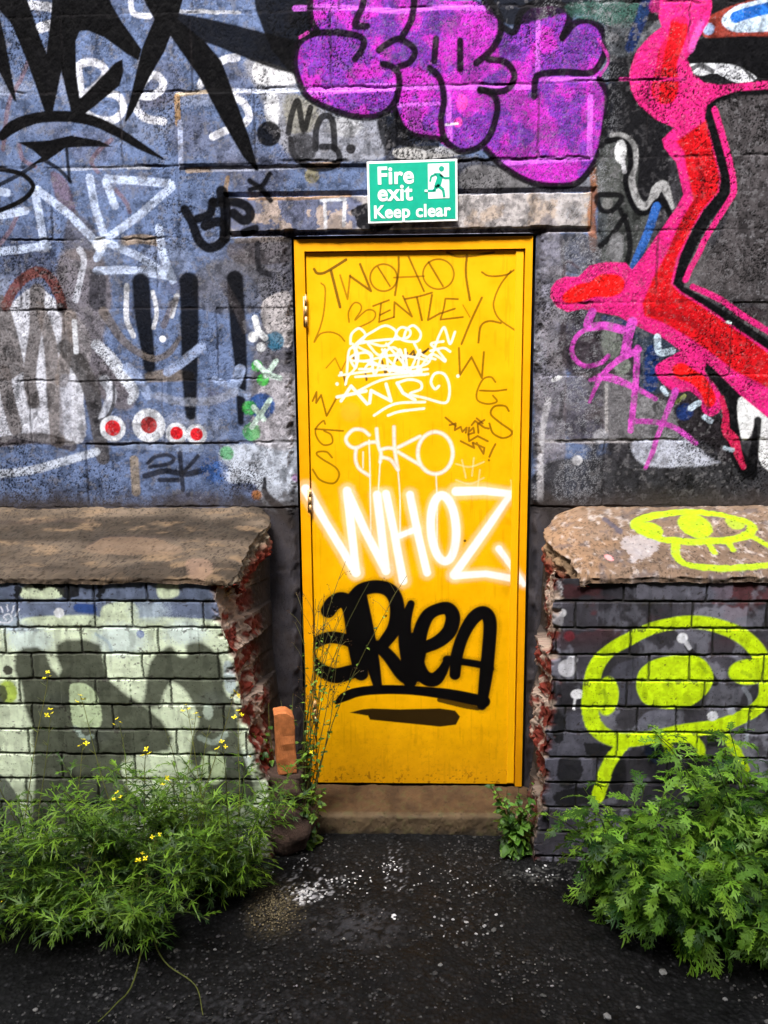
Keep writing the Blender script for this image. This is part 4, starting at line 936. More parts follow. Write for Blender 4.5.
sp_ = (sstep(.78, .84, noise(cd.X, cd.Z, .006, 205))*sstep(.6, .1, cd.Z)*.15)[..., None]; cd.C = cd.C*(1-sp_)+lin((90, 56, 16))*sp_
S = cd.stroke
MK = (74, 40, 0)
def mk(pts, w=1.9, op=.85, col=MK, curve=True): S(pts, w*.92, col, .8, op*.88, .3, curve=curve, var=.3)
cd.cur = 1   # marker names
mk([(314, 269), (317, 273), (323, 273), (331, 269), (346, 259.5)], 2.8, .95, (62, 40, 6)); mk([(331, 271), (340, 307)], 3, .95, (70, 44, 6))
mk([(340, 275), (347.5, 299), (350, 275)], 2, .7, curve=False); mk([(350, 276), (371, 291), (360, 264)], 2.4, .9, curve=False)
cd.ring(383.6, 277.5, 13.5, 13.5, 1.7, MK, soft=.8, op=.7, grain=.1); mk([(378, 267), (390, 286)], 1.8)
mk([(398.7, 257), (398.5, 271), (395, 295)], 2.2); mk([(394, 277.5), (424, 276)], 1.8, .7); mk([(408.6, 256.5), (424, 291)], 2)
cd.ring(438.5, 274, 15.5, 15, 1.6, MK, soft=.8, op=.7, grain=.1); mk([(428.6, 262), (443, 286)], 2)
mk([(447, 252), (456, 256), (469, 256), (483, 254), (494, 252)], 2.4); mk([(467, 255), (466, 274), (470, 300)], 2.4, .9)
mk([(482, 272), (488, 275.5), (498, 276), (508, 274), (514, 270)], 1.8); mk([(511, 271), (501, 284), (495, 297.5), (494, 308), (500, 319.5), (515, 330)], 1.8, .8)
mk([(349, 322), (348.5, 312), (354, 303), (360, 304), (361, 310), (355, 320), (367, 310), (375, 312), (373, 320), (358.6, 327.5)], 1.7, .75)
mk([(389, 300), (373, 306)], 1.9); mk([(381, 304), (379, 322), (394, 317)], 1.8, curve=False); mk([(380, 315), (390, 310)], 1.8)
mk([(394, 317), (394.5, 302), (412, 316.5), (403, 296)], 2, .85, curve=False)
mk([(405, 299), (420, 296), (432, 292.5)], 2); mk([(417, 297.5), (422, 320)], 2.2); mk([(432, 295), (428, 320), (440.5, 313)], 2.1, curve=False)
mk([(458, 299), (445.5, 298.5), (444, 308), (440.5, 319.5), (463, 317)], 1.9, curve=False); mk([(442, 313), (455, 308.5)], 1.9)
mk([(463, 305), (470, 317)], 1.5, .6); mk([(482, 297.5), (471, 321), (461.6, 344)], 2.2)
mk([(478.5, 342.5), (481, 326), (489.5, 321), (501, 323)], 2.1)
mk([(321, 283), (325, 288.5), (324, 310), (320, 327.5), (314, 342), (320, 334), (330, 332), (339, 335), (344.5, 341)], 1.7, .75)
cd.cur = 2   # marker initials
mk([(326, 368), (335, 358), (341, 371), (348, 357)], 1.6, .6, curve=False)
mk([(459, 348), (460, 375), (471.6, 357), (482, 378), (484, 352)], 2.1, .85, curve=False)
mk([(495.5, 382), (491, 377), (483, 379.5), (477, 392), (478, 400.6), (488, 404), (497, 401.5), (493, 395.5)], 1.9, .8); mk([(480, 390.5), (494.6, 391), (506.5, 389.6)], 1.9)
mk([(509, 411), (505, 406), (494.6, 406.5), (491, 414), (500, 422.6), (511.5, 431), (510, 436), (502, 438), (493, 433), (489.5, 423.5)], 2.1); mk([(513, 431), (513.5, 435)], 1.6)
mk([(312.5, 401), (316.5, 392), (316, 403), (321, 395), (326.5, 416), (336.7, 397.5)], 2, .85, curve=False)
mk([(325, 424), (323, 421), (315.6, 429), (317, 438), (323.5, 445), (332, 443), (331, 435), (324, 431)], 1.9, .8); mk([(315, 429), (343, 431)], 1.9)
mk([(332, 457.6), (326.5, 452), (318, 452), (317, 455), (323.5, 460), (336, 468), (339, 476), (333, 483.5), (320, 480), (312.5, 469.5)], 2, .8)
cd.cur = 3   # small brown tag
c4 = lambda L: [(410+x/5.908, 360+y/5.908) for x, y in L]
for L in ([(210, 340), (270, 390)], [(235, 385), (270, 375), (265, 415), (300, 395), (310, 425), (335, 400), (330, 430)], [(350, 400), (345, 440), (380, 430), (375, 400), (355, 420)], [(365, 385), (385, 360), (440, 400), (465, 405)], [(395, 345), (430, 375)],
          [(440, 355), (400, 380), (405, 430)], [(300, 480), (380, 520), (370, 490)], [(345, 440), (350, 480), (400, 450), (460, 480)], [(375, 490), (440, 520), (435, 555), (395, 490)], [(505, 498), (488, 530), (470, 572)], [(466, 592), (468, 594)]):
    mk(c4(L), 2.1, .9, (98, 56, 8), curve=False)
# black and white scribble
cd.cur = 4
c6 = lambda L: [(280+x/2.844, 220+y/2.844) for x, y in L]
for L in ([(330, 400), (362, 378), (350, 405), (380, 372), (385, 400), (422, 366)], [(345, 395), (400, 380), (415, 372)], [(208, 385), (212, 400)], [(290, 400), (300, 440), (305, 412)], [(372, 424), (376, 436)], [(240, 420), (246, 455)], [(322, 420), (324, 438)], [(180, 440), (188, 470)]): mk(c6(L), 2.2, .95, (44, 36, 26), curve=False)
WS = (244, 236, 214)
for L in ([(200, 352), (203, 325), (225, 308), (243, 328), (225, 350), (255, 345), (300, 340), (360, 335), (370, 315), (345, 305), (330, 325), (352, 342), (390, 345), (400, 322), (380, 300), (360, 312), (352, 335)],
          [(205, 362), (235, 335), (262, 318), (300, 300), (330, 318), (318, 345), (290, 358), (230, 345), (212, 382)], [(425, 402), (440, 362), (452, 330), (466, 305), (474, 322), (484, 352), (498, 318)], [(428, 372), (465, 364), (484, 374)],
          [(190, 432), (196, 372), (212, 368), (216, 420), (200, 390), (250, 378), (262, 420), (225, 424)], [(260, 388), (270, 440), (298, 368), (312, 432), (340, 368), (350, 424), (310, 400), (290, 368)], [(356, 368), (366, 430), (398, 370), (392, 428), (430, 382), (470, 402), (450, 372), (430, 352), (465, 345)],
          [(168, 442), (240, 432), (320, 424), (412, 440)], [(238, 402), (330, 384), (422, 402), (370, 420), (252, 410)], [(225, 362), (262, 386), (240, 424)], [(302, 352), (346, 402), (376, 442)], [(250, 352), (282, 384), (322, 362), (356, 394)], [(205, 400), (262, 404), (302, 424), (352, 432), (420, 424)],
          [(382, 352), (402, 382), (442, 396)], [(214, 446), (300, 440), (402, 432)], [(206, 352), (222, 384), (214, 420), (192, 446), (186, 468)]):
    S(c6(L), 2.2, WS, .9, .88, .2)
S([(337, 397), (352, 394), (366, 391)], 3, WS, 1, .92, .1)
for L in ([(341, 401), (351, 386), (359, 395), (367, 404)], [(369.5, 403), (371, 390.5), (391, 401), (386, 384)], [(397, 383), (403, 393), (415, 400)]): S(L, 3, WS, 1, .92, .12, curve=False)
for L in ([(397, 383), (409, 379.5), (420, 382), (421, 389), (410, 394), (425, 398), (444, 403), (449, 397), (449, 384), (444, 374), (435, 373.5), (431, 382), (435, 389), (439, 386)], [(356, 392), (385, 379), (428, 374)], [(374, 415.5), (387.5, 407), (400, 403), (425, 402)], [(388, 415.5), (400, 411.5), (424, 408.5)]): S(L, 2.4, WS, 1, .88, .15)
for x, y in ((337, 384), (341, 373), (458, 376), (445, 360)): cd.dot(x, y, 1.6, WS, 1, .9, .1)
cd.dot(350, 412, 9, (240, 150, 60), 8, .25, .4, mark=False)
# pinkish outline letters with drips
cd.cur = 5
PT = (226, 204, 186); PW_ = (244, 234, 222)
for L in ([(369, 435), (362.5, 430), (353, 430), (346, 438), (348.5, 445), (356, 448), (367, 443), (377, 442)], [(356, 448), (355.5, 460), (359.5, 469), (369, 475.6)], [(376.5, 429), (378, 444), (381, 454), (380, 462)], [(394, 427), (394.5, 447.5), (397.6, 469)], [(380, 450), (388, 448), (395, 449)], [(381, 457), (390.6, 460), (398, 470)], [(398, 447.5), (420, 436.5)], [(398, 452), (420, 465)]):
    S(L, 3.7, PT, 1.3, .8, .2); S(L, 1.6, PW_, 1.2, .6, .45)
cd.ring(435.3, 453, 17.5, 21, 4.0, PT, soft=1.3, op=.8, grain=.2); cd.ring(435.3, 453, 17.5, 21, 1.6, PW_, soft=1.2, op=.6, grain=.45)
for L in ([(369, 440), (370, 475), (371, 550)], [(363, 452), (363, 468)], [(380, 462), (378, 500), (378, 525)], [(398, 470), (400, 500), (400, 535)], [(436, 474), (437, 500), (437, 548)]): S(L, 1.5, PW_, .7, .6, .2)
for L in ([(456, 464), (470, 467), (484, 462)], [(462, 460), (466, 478)], [(474, 458), (472, 476)], [(456, 480), (470, 484), (484, 478)], [(480, 470), (478, 486)]): S(L, 1.6, (236, 214, 160), 1, .4, .4, mark=False)
# WHOZ
WH = (250, 246, 236)
def whoz(c, only=None):
    for L, wd in (([(306, 489), (325, 522), (356, 573)], [10, 8, 9]), ([(356, 573), (347, 491)], 8.5), ([(349, 496), (366, 533), (386, 571)], 8.5), ([(386, 571), (377, 495)], 8.5), ([(386, 494), (394, 532), (403, 581)], [8, 8, 9]), ([(410, 495), (417, 530), (427, 573)], 8), ([(397, 537), (417, 529)], 6),
                  ([(456, 491.5), (484, 491), (510, 494)], [9, 8, 7]), ([(511, 494), (484, 533), (454, 575)], [6, 8, 9]), ([(455, 576), (486, 574), (519, 580)], [8, 7, 8]), ([(499, 549), (509, 563), (524, 584)], [7, 6, 5])):
        c.stroke(L, np.asarray(wd)*1.9 if hasattr(wd, '__len__') else wd*1.9, WH, 7, .18, .5, curve=False, mark=False)
    for L, wd in (([(306, 489), (325, 522), (356, 573)], [10, 8, 9]), ([(356, 573), (347, 491)], 8.5), ([(349, 496), (366, 533), (386, 571)], 8.5), ([(386, 571), (377, 495)], 8.5), ([(386, 494), (394, 532), (403, 581)], [8, 8, 9]), ([(410, 495), (417, 530), (427, 573)], 8), ([(397, 537), (417, 529)], 6),
                  ([(456, 491.5), (484, 491), (510, 494)], [9, 8, 7]), ([(511, 494), (484, 533), (454, 575)], [6, 8, 9]), ([(455, 576), (486, 574), (519, 580)], [8, 7, 8]), ([(499, 549), (509, 563), (524, 584)], [7, 6, 5])):
        c.stroke(L, np.asarray(wd)*.92, WH, 2.8, .99, .06, curve=False, var=.03)
    c.ring(443.5, 528.5, 12.6, 33, 14, WH, rot=-.06, soft=7, op=.16, grain=.5, mark=False)
    c.ring(443.5, 528.5, 12.6, 33, 8, WH, rot=-.06, soft=2.8, op=.99, grain=.06, var=.03)
cd.cur = 6; whoz(cd)
cd.stroke([(511, 480), (513, 520), (514, 600)], 1.2, (252, 226, 140), .8, .5, .3, mark=False)
cd.cur = 7   # fat black tag
BK = (6, 5, 6)
SS = [([(328, 611), (333, 604), (342, 600), (350, 607), (353, 622), (357, 650), (361, 674)], [12, 13, 13, 14, 14, 14, 12]), ([(357, 646), (345, 640), (328, 638), (312, 646), (310, 655), (317, 667), (334, 676), (352, 672)], [9, 10, 10, 9, 9, 10, 13, 12]),
      ([(360, 598), (366, 630), (372, 660), (378, 688)], [12, 13, 12, 7]), ([(352, 600), (362, 590), (378, 587), (391, 592), (397, 606), (395, 627), (383, 645)], [11, 11, 11, 12, 12, 12, 10]), ([(378, 646), (390, 658), (402, 674), (410, 680)], [9, 11, 12, 11]),
      ([(411, 604), (406, 620), (405, 640), (408, 660), (410, 682)], [6, 9, 11, 12, 11]), ([(418, 655), (420, 634), (427, 617), (437, 610), (448, 609), (453, 618), (449, 632), (438, 642), (424, 648)], [12, 12, 11, 10, 11, 12, 12, 11, 10]), ([(418, 650), (417, 664), (424, 677), (434, 680), (442, 672), (448, 660)], [14, 13, 12, 12, 9, 6]),
      ([(413, 640), (414, 676)], 12), ([(455, 675), (457, 655), (464, 634), (474, 618), (484, 613), (490, 622), (489, 646), (486, 676), (482, 706)], [9, 10, 10, 11, 11, 11, 11, 11, 8]), ([(447, 660), (462, 662), (480, 665), (492, 669)], [7, 6, 6, 4])]
for L, wd in SS: S(L, np.asarray(wd)*1.26+5 if hasattr(wd, '__len__') else wd*1.26+5, BK, 9, .30, .6, mark=False)
for L, wd in SS: S(L, np.asarray(wd)*1.26 if hasattr(wd, '__len__') else wd*1.26, BK, 1.9, 1, .05)
S([(336, 703), (345, 697), (360, 692), (385, 690), (415, 691), (450, 695), (484, 702)], [4, 10, 10, 10, 10, 12, 13], BK, 1.8, 1, .1)
S([(440, 700), (465, 706), (478, 709)], [6, 6, 4], (14, 10, 6), 2, .9, .5)
cd.poly([(350, 713), (362, 710), (372, 709), (400, 710), (440, 709), (455, 711), (460, 717), (456, 725), (440, 727), (400, 723), (370, 720), (368, 716)], BK, 1.8, .97, .2, curve=False)
cd.cur = 0
for x, y in ((517, 470), (465, 541), (386, 616)): cd.dot(x, y, 1.3, (60, 40, 20), .6, .9, .05)
rs = sstep(.66, .72, fbm(cd.X, cd.Z, .012, 207, 3))*sstep(lz0+.10, lz0+.01, cd.Z)*.6; cd.C = cd.C*(1-rs[..., None])+lin((96, 46, 14))*rs[..., None]
hg = sstep(.45, .7, fbm(cd.X, cd.Z, .09, 208, 4))*sstep(.75, .9, cd.X/lx1)*sstep(.35, .1, np.abs(cd.Z-1.05))*.18; cd.C *= (1-hg)[..., None]
rn = sstep(.68, .74, fbm(cd.X, cd.Z*.08, .012, 209, 3))*.10; cd.C *= (1-rn)[..., None]
LP_ = finish(cd, .024); LP_[..., 1] += (fbm(cd.X, cd.Z, .22, 210, 3)-.5)*.0022*np.minimum(1, np.minimum(np.minimum(cd.X-lx0, lx1-cd.X), np.minimum(cd.Z-lz0, lz1-cd.Z))/.03)
surface('door_leaf', cd, LP_, M_DOOR, door, None,
        {1: 'thin dark marker lettering TWOHOT BENTLEY with brackets at the top of the door', 2: 'thin marker initials WGS on either side of the door', 3: 'tiny angular brown tag on the right of the door', 4: 'dense white scribble with letters below it, over black marks',
         5: 'thin pinkish white outline letters with long drips', 6: 'thick white sprayed letters WHOZ', 7: 'fat black brush tag with two underlines on the lower door'})
# leaf body behind the skin, folded lip on the lock side
M_YEL = plain_mat('yellow door paint', YEL, .4, .04, 8, .05, .0005, 0, .45)
bm = bmesh.new(); box(bm, lx0, lx1, .0262, .07, lz0, lz1)
o = bm_obj('leaf_body', bm, M_YEL, door); o.location = -Vector(door.location)
bm = bmesh.new(); box(bm, .3675, .3945, .0185, .0236, lz0+.006, lz1-.004, .0015)
o = bm_obj('edge_lip', bm, M_YEL, door); o.location = -Vector(door.location)
# frame: a painted face with the opening cut out, plus its body
us = np.array(sorted(set(np.round(np.concatenate([np.arange(-DX, lx0-.003, .003), [lx0-.004], np.arange(lx1+.004, DX, .003), [DX]]), 5))))
vs = np.append(np.arange(DZ0, DZ1, .004), DZ1); vs = np.sort(np.append(vs, lz1+.004))
cf = Canvas(us, vs, DOORP, (232, 158, 0), MPD); cf.C *= (.9+.2*fbm(cf.X, cf.Z, .2, 211))[..., None]
gr = sstep(.4, 0, cf.Z-.08+(fbm(cf.X, cf.Z, .03, 213)-.5)*.3)*.35; cf.C = cf.C*(1-gr[..., None])+lin((136, 80, 16))*gr[..., None]
whoz(cf); cf.id[:] = 0
kp = np.ones(cf.X.shape, bool)
kp[:-1, :-1] = ~((cf.X[:-1, :-1] >= lx0-.0045) & (cf.X[1:, 1:] <= lx1+.0045) & (cf.Z[1:, 1:] <= lz1+.0045))
surface('door_frame', cf, finish(cf, .012), M_DOOR, door, kp)
fr = [o for o in door.children if o.name.startswith('door_frame')][0]
bm = bmesh.new()
box(bm, -DX, lx0-.004, .0128, .10, DZ0, DZ1); box(bm, lx1+.004, DX, .0128, .10, DZ0, DZ1); box(bm, lx0-.0035, lx1+.0035, .0128, .10, lz1+.004, DZ1-.0005)
o = bm_obj('jamb', bm, M_YEL, fr); o.location = -Vector(door.location)
bm = bmesh.new(); box(bm, lx0-.0035, lx1+.0035, .05, .12, DZ0-.0, lz0-.001); box(bm, -.436, .436, .075, .30, 0, 2.18)
o = bm_obj('backing', bm, plain_mat('dark gap', (18, 16, 15), .9), door); o.location = -Vector(door.location)
# hinges: knuckle of three barrels with a visible leaf plate
M_HIN = plain_mat('worn brass hinge', (196, 158, 104), .45, .25, 60, .2, .001, .6)
for py0, py1, pxx in ((296, 327, 306), (489, 512, 309), (700, 723, 312)):
    z1_, z0_ = DOORP(pxx, py0)[1], DOORP(pxx, py1)[1]; xh = lx0-.003
    bm = bmesh.new(); H_ = z1_-z0_
    for k in range(3):
        a_ = z0_+H_*k/3+.0008; b_ = z0_+H_*(k+1)/3-.0008
        bmesh.ops.create_cone(bm, cap_ends=True, segments=14, radius1=.0055, radius2=.0055, depth=b_-a_, matrix=Matrix.Translation((xh, .012, (a_+b_)/2)))
    bmesh.ops.create_uvsphere(bm, u_segments=10, v_segments=6, radius=.0042, matrix=Matrix.Translation((xh, .012, z1_+.001)))
    box(bm, xh-.010, xh-.004, .0095, .0125, z0_+.002, z1_-.002)
    o = bm_obj('hinge', bm, M_HIN, door, True); o.location = -Vector(door.location)

# ================================================================== STEP
M_STEP = painted_mat('worn concrete step', .85, .35, 140, .8, .003, .3)
sx0, sx1, sy = at_z(300, 833, 0)[0]-.04, .45, -.198
uu = np.arange(0, 1.0001, 1/260.); prof = []
for t in np.linspace(0, 1, 34): prof.append((.02-(.02-sy-.012)*t*1.0, DZ0-.003-.006*t))
yl, zl = prof[-1]
for a in np.linspace(0, math.pi/2, 7)[1:]: prof.append((yl-.012*math.sin(a), zl-.012+.012*math.cos(a)))
yl2, zl2 = prof[-1]
for t in np.linspace(0, 1, 22)[1:]: prof.append((yl2-.004*t, zl2-(zl2+.02)*t))
prof = np.array(prof)
cs = Canvas(sx0+(sx1-sx0)*uu, np.arange(len(prof)), None, (92, 74, 54), 1)
PX = cs.X; PV = prof[:, 1][:, None]+0*PX; PYv = prof[:, 0][:, None]+0*PX; ar = np.cumsum(np.r_[0, np.hypot(*np.diff(prof, axis=0).T)])[:, None]+0*PX
nn = fbm(PX, ar, .08, 221); nf = fbm(PX, ar, .02, 222, 3)
cs.C[:] = lin((80, 64, 46))*(.15+1.0*nn+.75*nf)[..., None]
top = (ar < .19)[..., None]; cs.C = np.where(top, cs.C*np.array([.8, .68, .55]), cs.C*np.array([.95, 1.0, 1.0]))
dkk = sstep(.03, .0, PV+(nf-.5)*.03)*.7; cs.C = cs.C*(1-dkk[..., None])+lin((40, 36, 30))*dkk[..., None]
mo = sstep(.6, .7, nf)*.35; cs.C = cs.C*(1-mo[..., None])+lin((60, 66, 34))*mo[..., None]
disp = (nn-.5)*.010+(nf-.5)*.007
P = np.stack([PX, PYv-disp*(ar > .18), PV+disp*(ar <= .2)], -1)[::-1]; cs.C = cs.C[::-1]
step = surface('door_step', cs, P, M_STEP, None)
tag(step, 'low brown concrete doorstep under the yellow door', 'step')

# ================================================================== SIGN
sA, sB, sC, sD = [at_y(x, y, -.02) for x, y in ((367, 162), (457.5, 159), (457, 221), (368.5, 224))]
c0 = (sA+sB+sC+sD)/4; wS = np.linalg.norm(sB-sA); hS = (np.linalg.norm(sA-sD)+np.linalg.norm(sB-sC))/2
ang = math.atan2(sB[2]-sA[2], sB[0]-sA[0])
sign = empty('fire_exit_sign', (c0[0], -.022, c0[2])); sign.rotation_euler = (0, -ang, 0)
tag(sign, 'green and white Fire exit Keep clear sign on the lintel above the door', 'sign')
m_w = plain_mat('white sign plastic', (226, 230, 228), .35, .07, 25, .03, .0004); m_g = plain_mat('green sign print', (14, 156, 128), .35, .12, 22, .03, .0004)
bm = bmesh.new(); box(bm, -wS/2, wS/2, -.002, .002, -hS/2, hS/2, .0012); bm_obj('panel', bm, m_w, sign)
bw = .0075; bm = bmesh.new(); box(bm, -wS/2+bw, wS/2-bw, -.0028, -.0021, -hS/2+bw, hS/2-bw); bm_obj('green_field', bm, m_g, sign)
def text_obj(name, txt, x, z, size, wid, mat, parent, bold):
    cu = bpy.data.curves.new(name, 'FONT'); cu.body = txt; cu.size = size; cu.offset = bold; cu.extrude = .0003; cu.resolution_u = 6; cu.space_character = 1.04
    t = bpy.data.objects.new(name, cu); COL.objects.link(t)
    bpy.context.view_layer.update()
    me = bpy.data.meshes.new_from_object(t.evaluated_get(bpy.context.evaluated_depsgraph_get()))
    bpy.data.objects.remove(t, do_unlink=True)
    co = np.empty(len(me.vertices)*3); me.vertices.foreach_get('co', co); co = co.reshape(-1, 3)
    lo, hi = co.min(0), co.max(0)
    k = wid/(hi[0]-lo[0])
    out = np.stack([(co[:, 0]-lo[0])*k+x, -.0034-co[:, 2], co[:, 1]*k+z], -1)
    me.vertices.foreach_set('co', out.astype(np.float32).ravel()); me.update()
    return link_mesh(name, me, mat, parent)
u = wS/90.
sx = lambda px: (px-412.3)*u
szz = lambda py: (191.5-py)*u
lt = empty('lettering'); lt.parent = sign
text_obj('word', 'Fire', sx(378), szz(183.5), .05, 36*u, m_w, lt, .0013)
text_obj('word', 'exit', sx(377.5), szz(199.5), .05, 35*u, m_w, lt, .0013)
text_obj('word', 'Keep clear', sx(373.5), szz(216), .04, 77*u, m_w, lt, .0011)
# running figure and doorway
bm = bmesh.new(); box(bm, sx(428), sx(449), -.0036, -.0029, szz(199), szz(166)); bm_obj('doorway', bm, m_w, sign)
def flat(bm, pts, y0=-.0044, y1=-.0037):
    a = [bm.verts.new((sx(p[0]), y0, szz(p[1]))) for p in pts]; b = [bm.verts.new((sx(p[0]), y1, szz(p[1]))) for p in pts]
    bm.faces.new(a); bm.faces.new(b[::-1])
    for i in range(len(a)): bm.faces.new((a[i], a[i-1], b[i-1], b[i]))
def limb(bm, p, q, w):
    d = np.array(q, float)-p; L = np.hypot(*d); nrm = np.array([-d[1], d[0]])/L*w/2; p = np.array(p, float); q = np.array(q, float)
    flat(bm, [p+nrm, q+nrm, q-nrm, p-nrm])
bm = bmesh.new()
cc = [(441.5+2.6*math.cos(t), 171+2.6*math.sin(t)) for t in np.linspace(0, 2*math.pi, 17)[:-1]]; flat(bm, cc)
flat(bm, [(434, 175), (440, 175), (443, 178), (441, 186), (437, 190), (434, 187), (437, 179)])
for p, q_, w in (((440, 176.5), (444, 180), 2), ((444, 180), (449, 180), 2), ((436, 176), (431, 178), 2), ((431, 178), (430, 183), 2), ((437, 186), (443, 191), 2.8), ((443, 191), (444, 198), 2.6), ((436, 187), (434, 192), 2.8)): limb(bm, p, q_, w)
limb(bm, (434.5, 191.5), (428, 191.5), 2.2)
bm_obj('running_figure', bm, m_g, sign)
bm = bmesh.new(); limb(bm, (427.5, 191.5), (424.5, 191.5), 2.2); bm_obj('foot', bm, m_w, sign)
# ================================================================== PLANTS
def leaf_mat(name, trans=.35):
    m, n, l, b = new_mat(name)
    at = n.new('ShaderNodeAttribute'); at.attribute_name = 'Col'
    l.new(at.outputs['Color'], b.inputs['Base Color']); b.inputs['Roughness'].default_value = .5; b.inputs['Specular IOR Level'].default_value = .4
    t = n.new('ShaderNodeBsdfTranslucent'); l.new(at.outputs['Color'], t.inputs['Color'])
    mx = n.new('ShaderNodeMixShader'); mx.inputs[0].default_value = trans
    out = [k for k in n if k.type == 'OUTPUT_MATERIAL'][0]
    l.new(b.outputs[0], mx.inputs[1]); l.new(t.outputs[0], mx.inputs[2]); l.new(mx.outputs[0], out.inputs['Surface'])
    return m
M_LEAF = leaf_mat('green leaf'); M_STEM = plain_mat('green brown stem', (86, 104, 50), .6, .3, 80, .2, .0005)
M_STEMD = plain_mat('dry brown stem', (98, 78, 52), .7, .3, 80, .2, .0005); M_FLOW = plain_mat('yellow petals', (238, 222, 20), .5, .08, 60, .1, .0003)
class Tris:
    def __init__(s): s.V = []; s.F = []; s.C = []; s.n = 0
    def add(s, V, F, col):
        s.V.append(V); s.F.append(np.asarray(F)+s.n); s.C.append(np.tile(col, (len(V), 1))); s.n += len(V)
    def build(s, name, mat, parent):
        if not s.V: return None
        return np_mesh(name, np.concatenate(s.V), np.concatenate(s.F), mat, parent, np.concatenate(s.C), False)
def blade(p, d, nrm, L, w, droop=.15):
    """pointed narrow blade of four quads/tris following a gentle arc"""
    side = np.cross(nrm, d); side /= np.linalg.norm(side)+1e-9
    ts = (0, .35, .7, 1); ws = (.25, 1, .7, 0.05)
    V = []
    for t, k in zip(ts, ws):
        c = p+d*L*t-nrm*droop*L*t*t
        V += [c-side*w*k/2, c+side*w*k/2]
    F = []
    for i in range(3): F += [(2*i, 2*i+1, 2*i+3), (2*i, 2*i+3, 2*i+2)]
    return V, F
def pinnate(L, pairs, lobe, lw, rw, tooth=False, ang=50, r=None):
    """deeply cut leaf in local axes: x along the rib, y sideways, z up"""
    V = []; F = []
    def add(vv, ff): F.extend([tuple(i+len(V) for i in f) for f in ff]); V.extend(vv)
    x_, z_ = np.array([1., 0, 0]), np.array([0, 0, 1.])
    v, f = blade(np.zeros(3), x_, z_, L, rw, 0); add(v, f)
    for k in range(pairs):
        t = .22+.62*k/(max(pairs-1, 1)); s_ = math.sin(math.pi*(.25+.6*t))
        for sg in (-1, 1):
            a = math.radians(ang+r.uniform(-9, 9))*(1-.25*t)
            d = np.array([math.cos(a), sg*math.sin(a), r.uniform(-.1, .2)]); LL = lobe*s_*r.uniform(.8, 1.15)
            p = np.array([L*t+r.uniform(-.02, .02)*L, 0, 0])
            v, f = blade(p, d, z_, LL, lw, .1); add(v, f)
            if tooth:
                for q, aa in ((.45, .7), (.6, -.6)):
                    d2 = np.array([math.cos(a*sg+aa), math.sin(a*sg+aa), 0]); v, f = blade(p+d*LL*q, d2, z_, LL*.45, lw*.75, .05); add(v, f)
    v, f = blade(np.array([L*.9, 0, 0]), x_, z_, lobe*.8, lw, .1); add(v, f)
    return np.array(V), np.array(F)
def ovate(L, w, teeth, r):
    ys = []; n_ = 9
    V = [np.zeros(3)]; F = []
    up = []; dn = []
    for i in range(1, n_+1):
        t = i/n_; k = math.sin(math.pi*t**.75)*(1-.12*t); z = -.15*L*t*t
        wv = w/2*k*(1+(.14 if (i % 2 and teeth) else -.06))
        V += [np.array([L*t, -wv, z+.12*wv]), np.array([L*t, 0, z]), np.array([L*t, wv, z+.12*wv])]
    for i in range(n_):
        if i == 0: F += [(0, 1, 2), (0, 2, 3)]
        else:
            a = 1+3*(i-1); b = a+3
            F += [(a, b, b+1), (a, b+1, a+1), (a+1, b+1, b+2), (a+1, b+2, a+2)]
    return np.array(V), np.array(F)
def bend(V, L, k):
    V = V.copy(); t = np.clip(V[:, 0]/L, 0, 1.2); th = k*t
    with np.errstate(all='ignore'):
        x = np.where(abs(k) > 1e-4, L*np.sin(th)/k, V[:, 0]); z = np.where(abs(k) > 1e-4, -L*(1-np.cos(th))/k, 0)
    nx = np.sin(th); nz_ = np.cos(th)
    return np.stack([x+V[:, 2]*nx, V[:, 1], z+V[:, 2]*nz_], -1)
def frame(d, roll, r):
    d = d/np.linalg.norm(d); up = np.array([0, 0, 1.])
    s_ = np.cross(up, d); s_ = s_/(np.linalg.norm(s_)+1e-6); u_ = np.cross(d, s_)
    return np.stack([d, s_*math.cos(roll)+u_*math.sin(roll), -s_*math.sin(roll)+u_*math.cos(roll)], 0)
def tube(T, pts, r0, r1, col, seg=5):
    pts = np.asarray(pts); n_ = len(pts); V = []
    for i, p in enumerate(pts):
        d = pts[min(i+1, n_-1)]-pts[max(i-1, 0)]; d = d/(np.linalg.norm(d)+1e-9)
        a = np.cross(d, [0.3, 1, .2]); a /= np.linalg.norm(a)+1e-9; b_ = np.cross(d, a); rr = r0+(r1-r0)*i/(n_-1)
        for k in range(seg): t = 2*math.pi*k/seg; V.append(p+rr*(a*math.cos(t)+b_*math.sin(t)))
    F = []
    for i in range(n_-1):
        for k in range(seg):
            a, b_, c_, d_ = i*seg+k, i*seg+(k+1) % seg, (i+1)*seg+(k+1) % seg, (i+1)*seg+k
            F += [(a, b_, c_), (a, c_, d_)]
    T.add(np.array(V), F, col)
def stem_path(base, az, lean, H, r, n_=10, wig=.02, droop=0.0):
    pts = [np.array(base, float)]; d = np.array([math.cos(az)*math.sin(lean), math.sin(az)*math.sin(lean), math.cos(lean)])
    for i in range(n_):
        d = d+np.array([r.uniform(-wig, wig), r.uniform(-wig, wig), 0])*5; t = (i+1)/n_
        d = d+np.array([math.cos(az), math.sin(az), 0])*droop*t*.5-np.array([0, 0, droop*t*.6]); d /= np.linalg.norm(d)
        pts.append(pts[-1]+d*H/n_)
    return np.array(pts)
def green(r, dark=(34, 66, 20), light=(104, 140, 52), k=None):
    t = r.random()**1.3 if k is None else k
    a, b_ = lin(dark), lin(light); c = a*(1-t)+b_*t
    return np.clip(c*r.uniform(.85, 1.15)*np.array([r.uniform(.9, 1.12), 1, r.uniform(.8, 1.1)]), 0, 1)
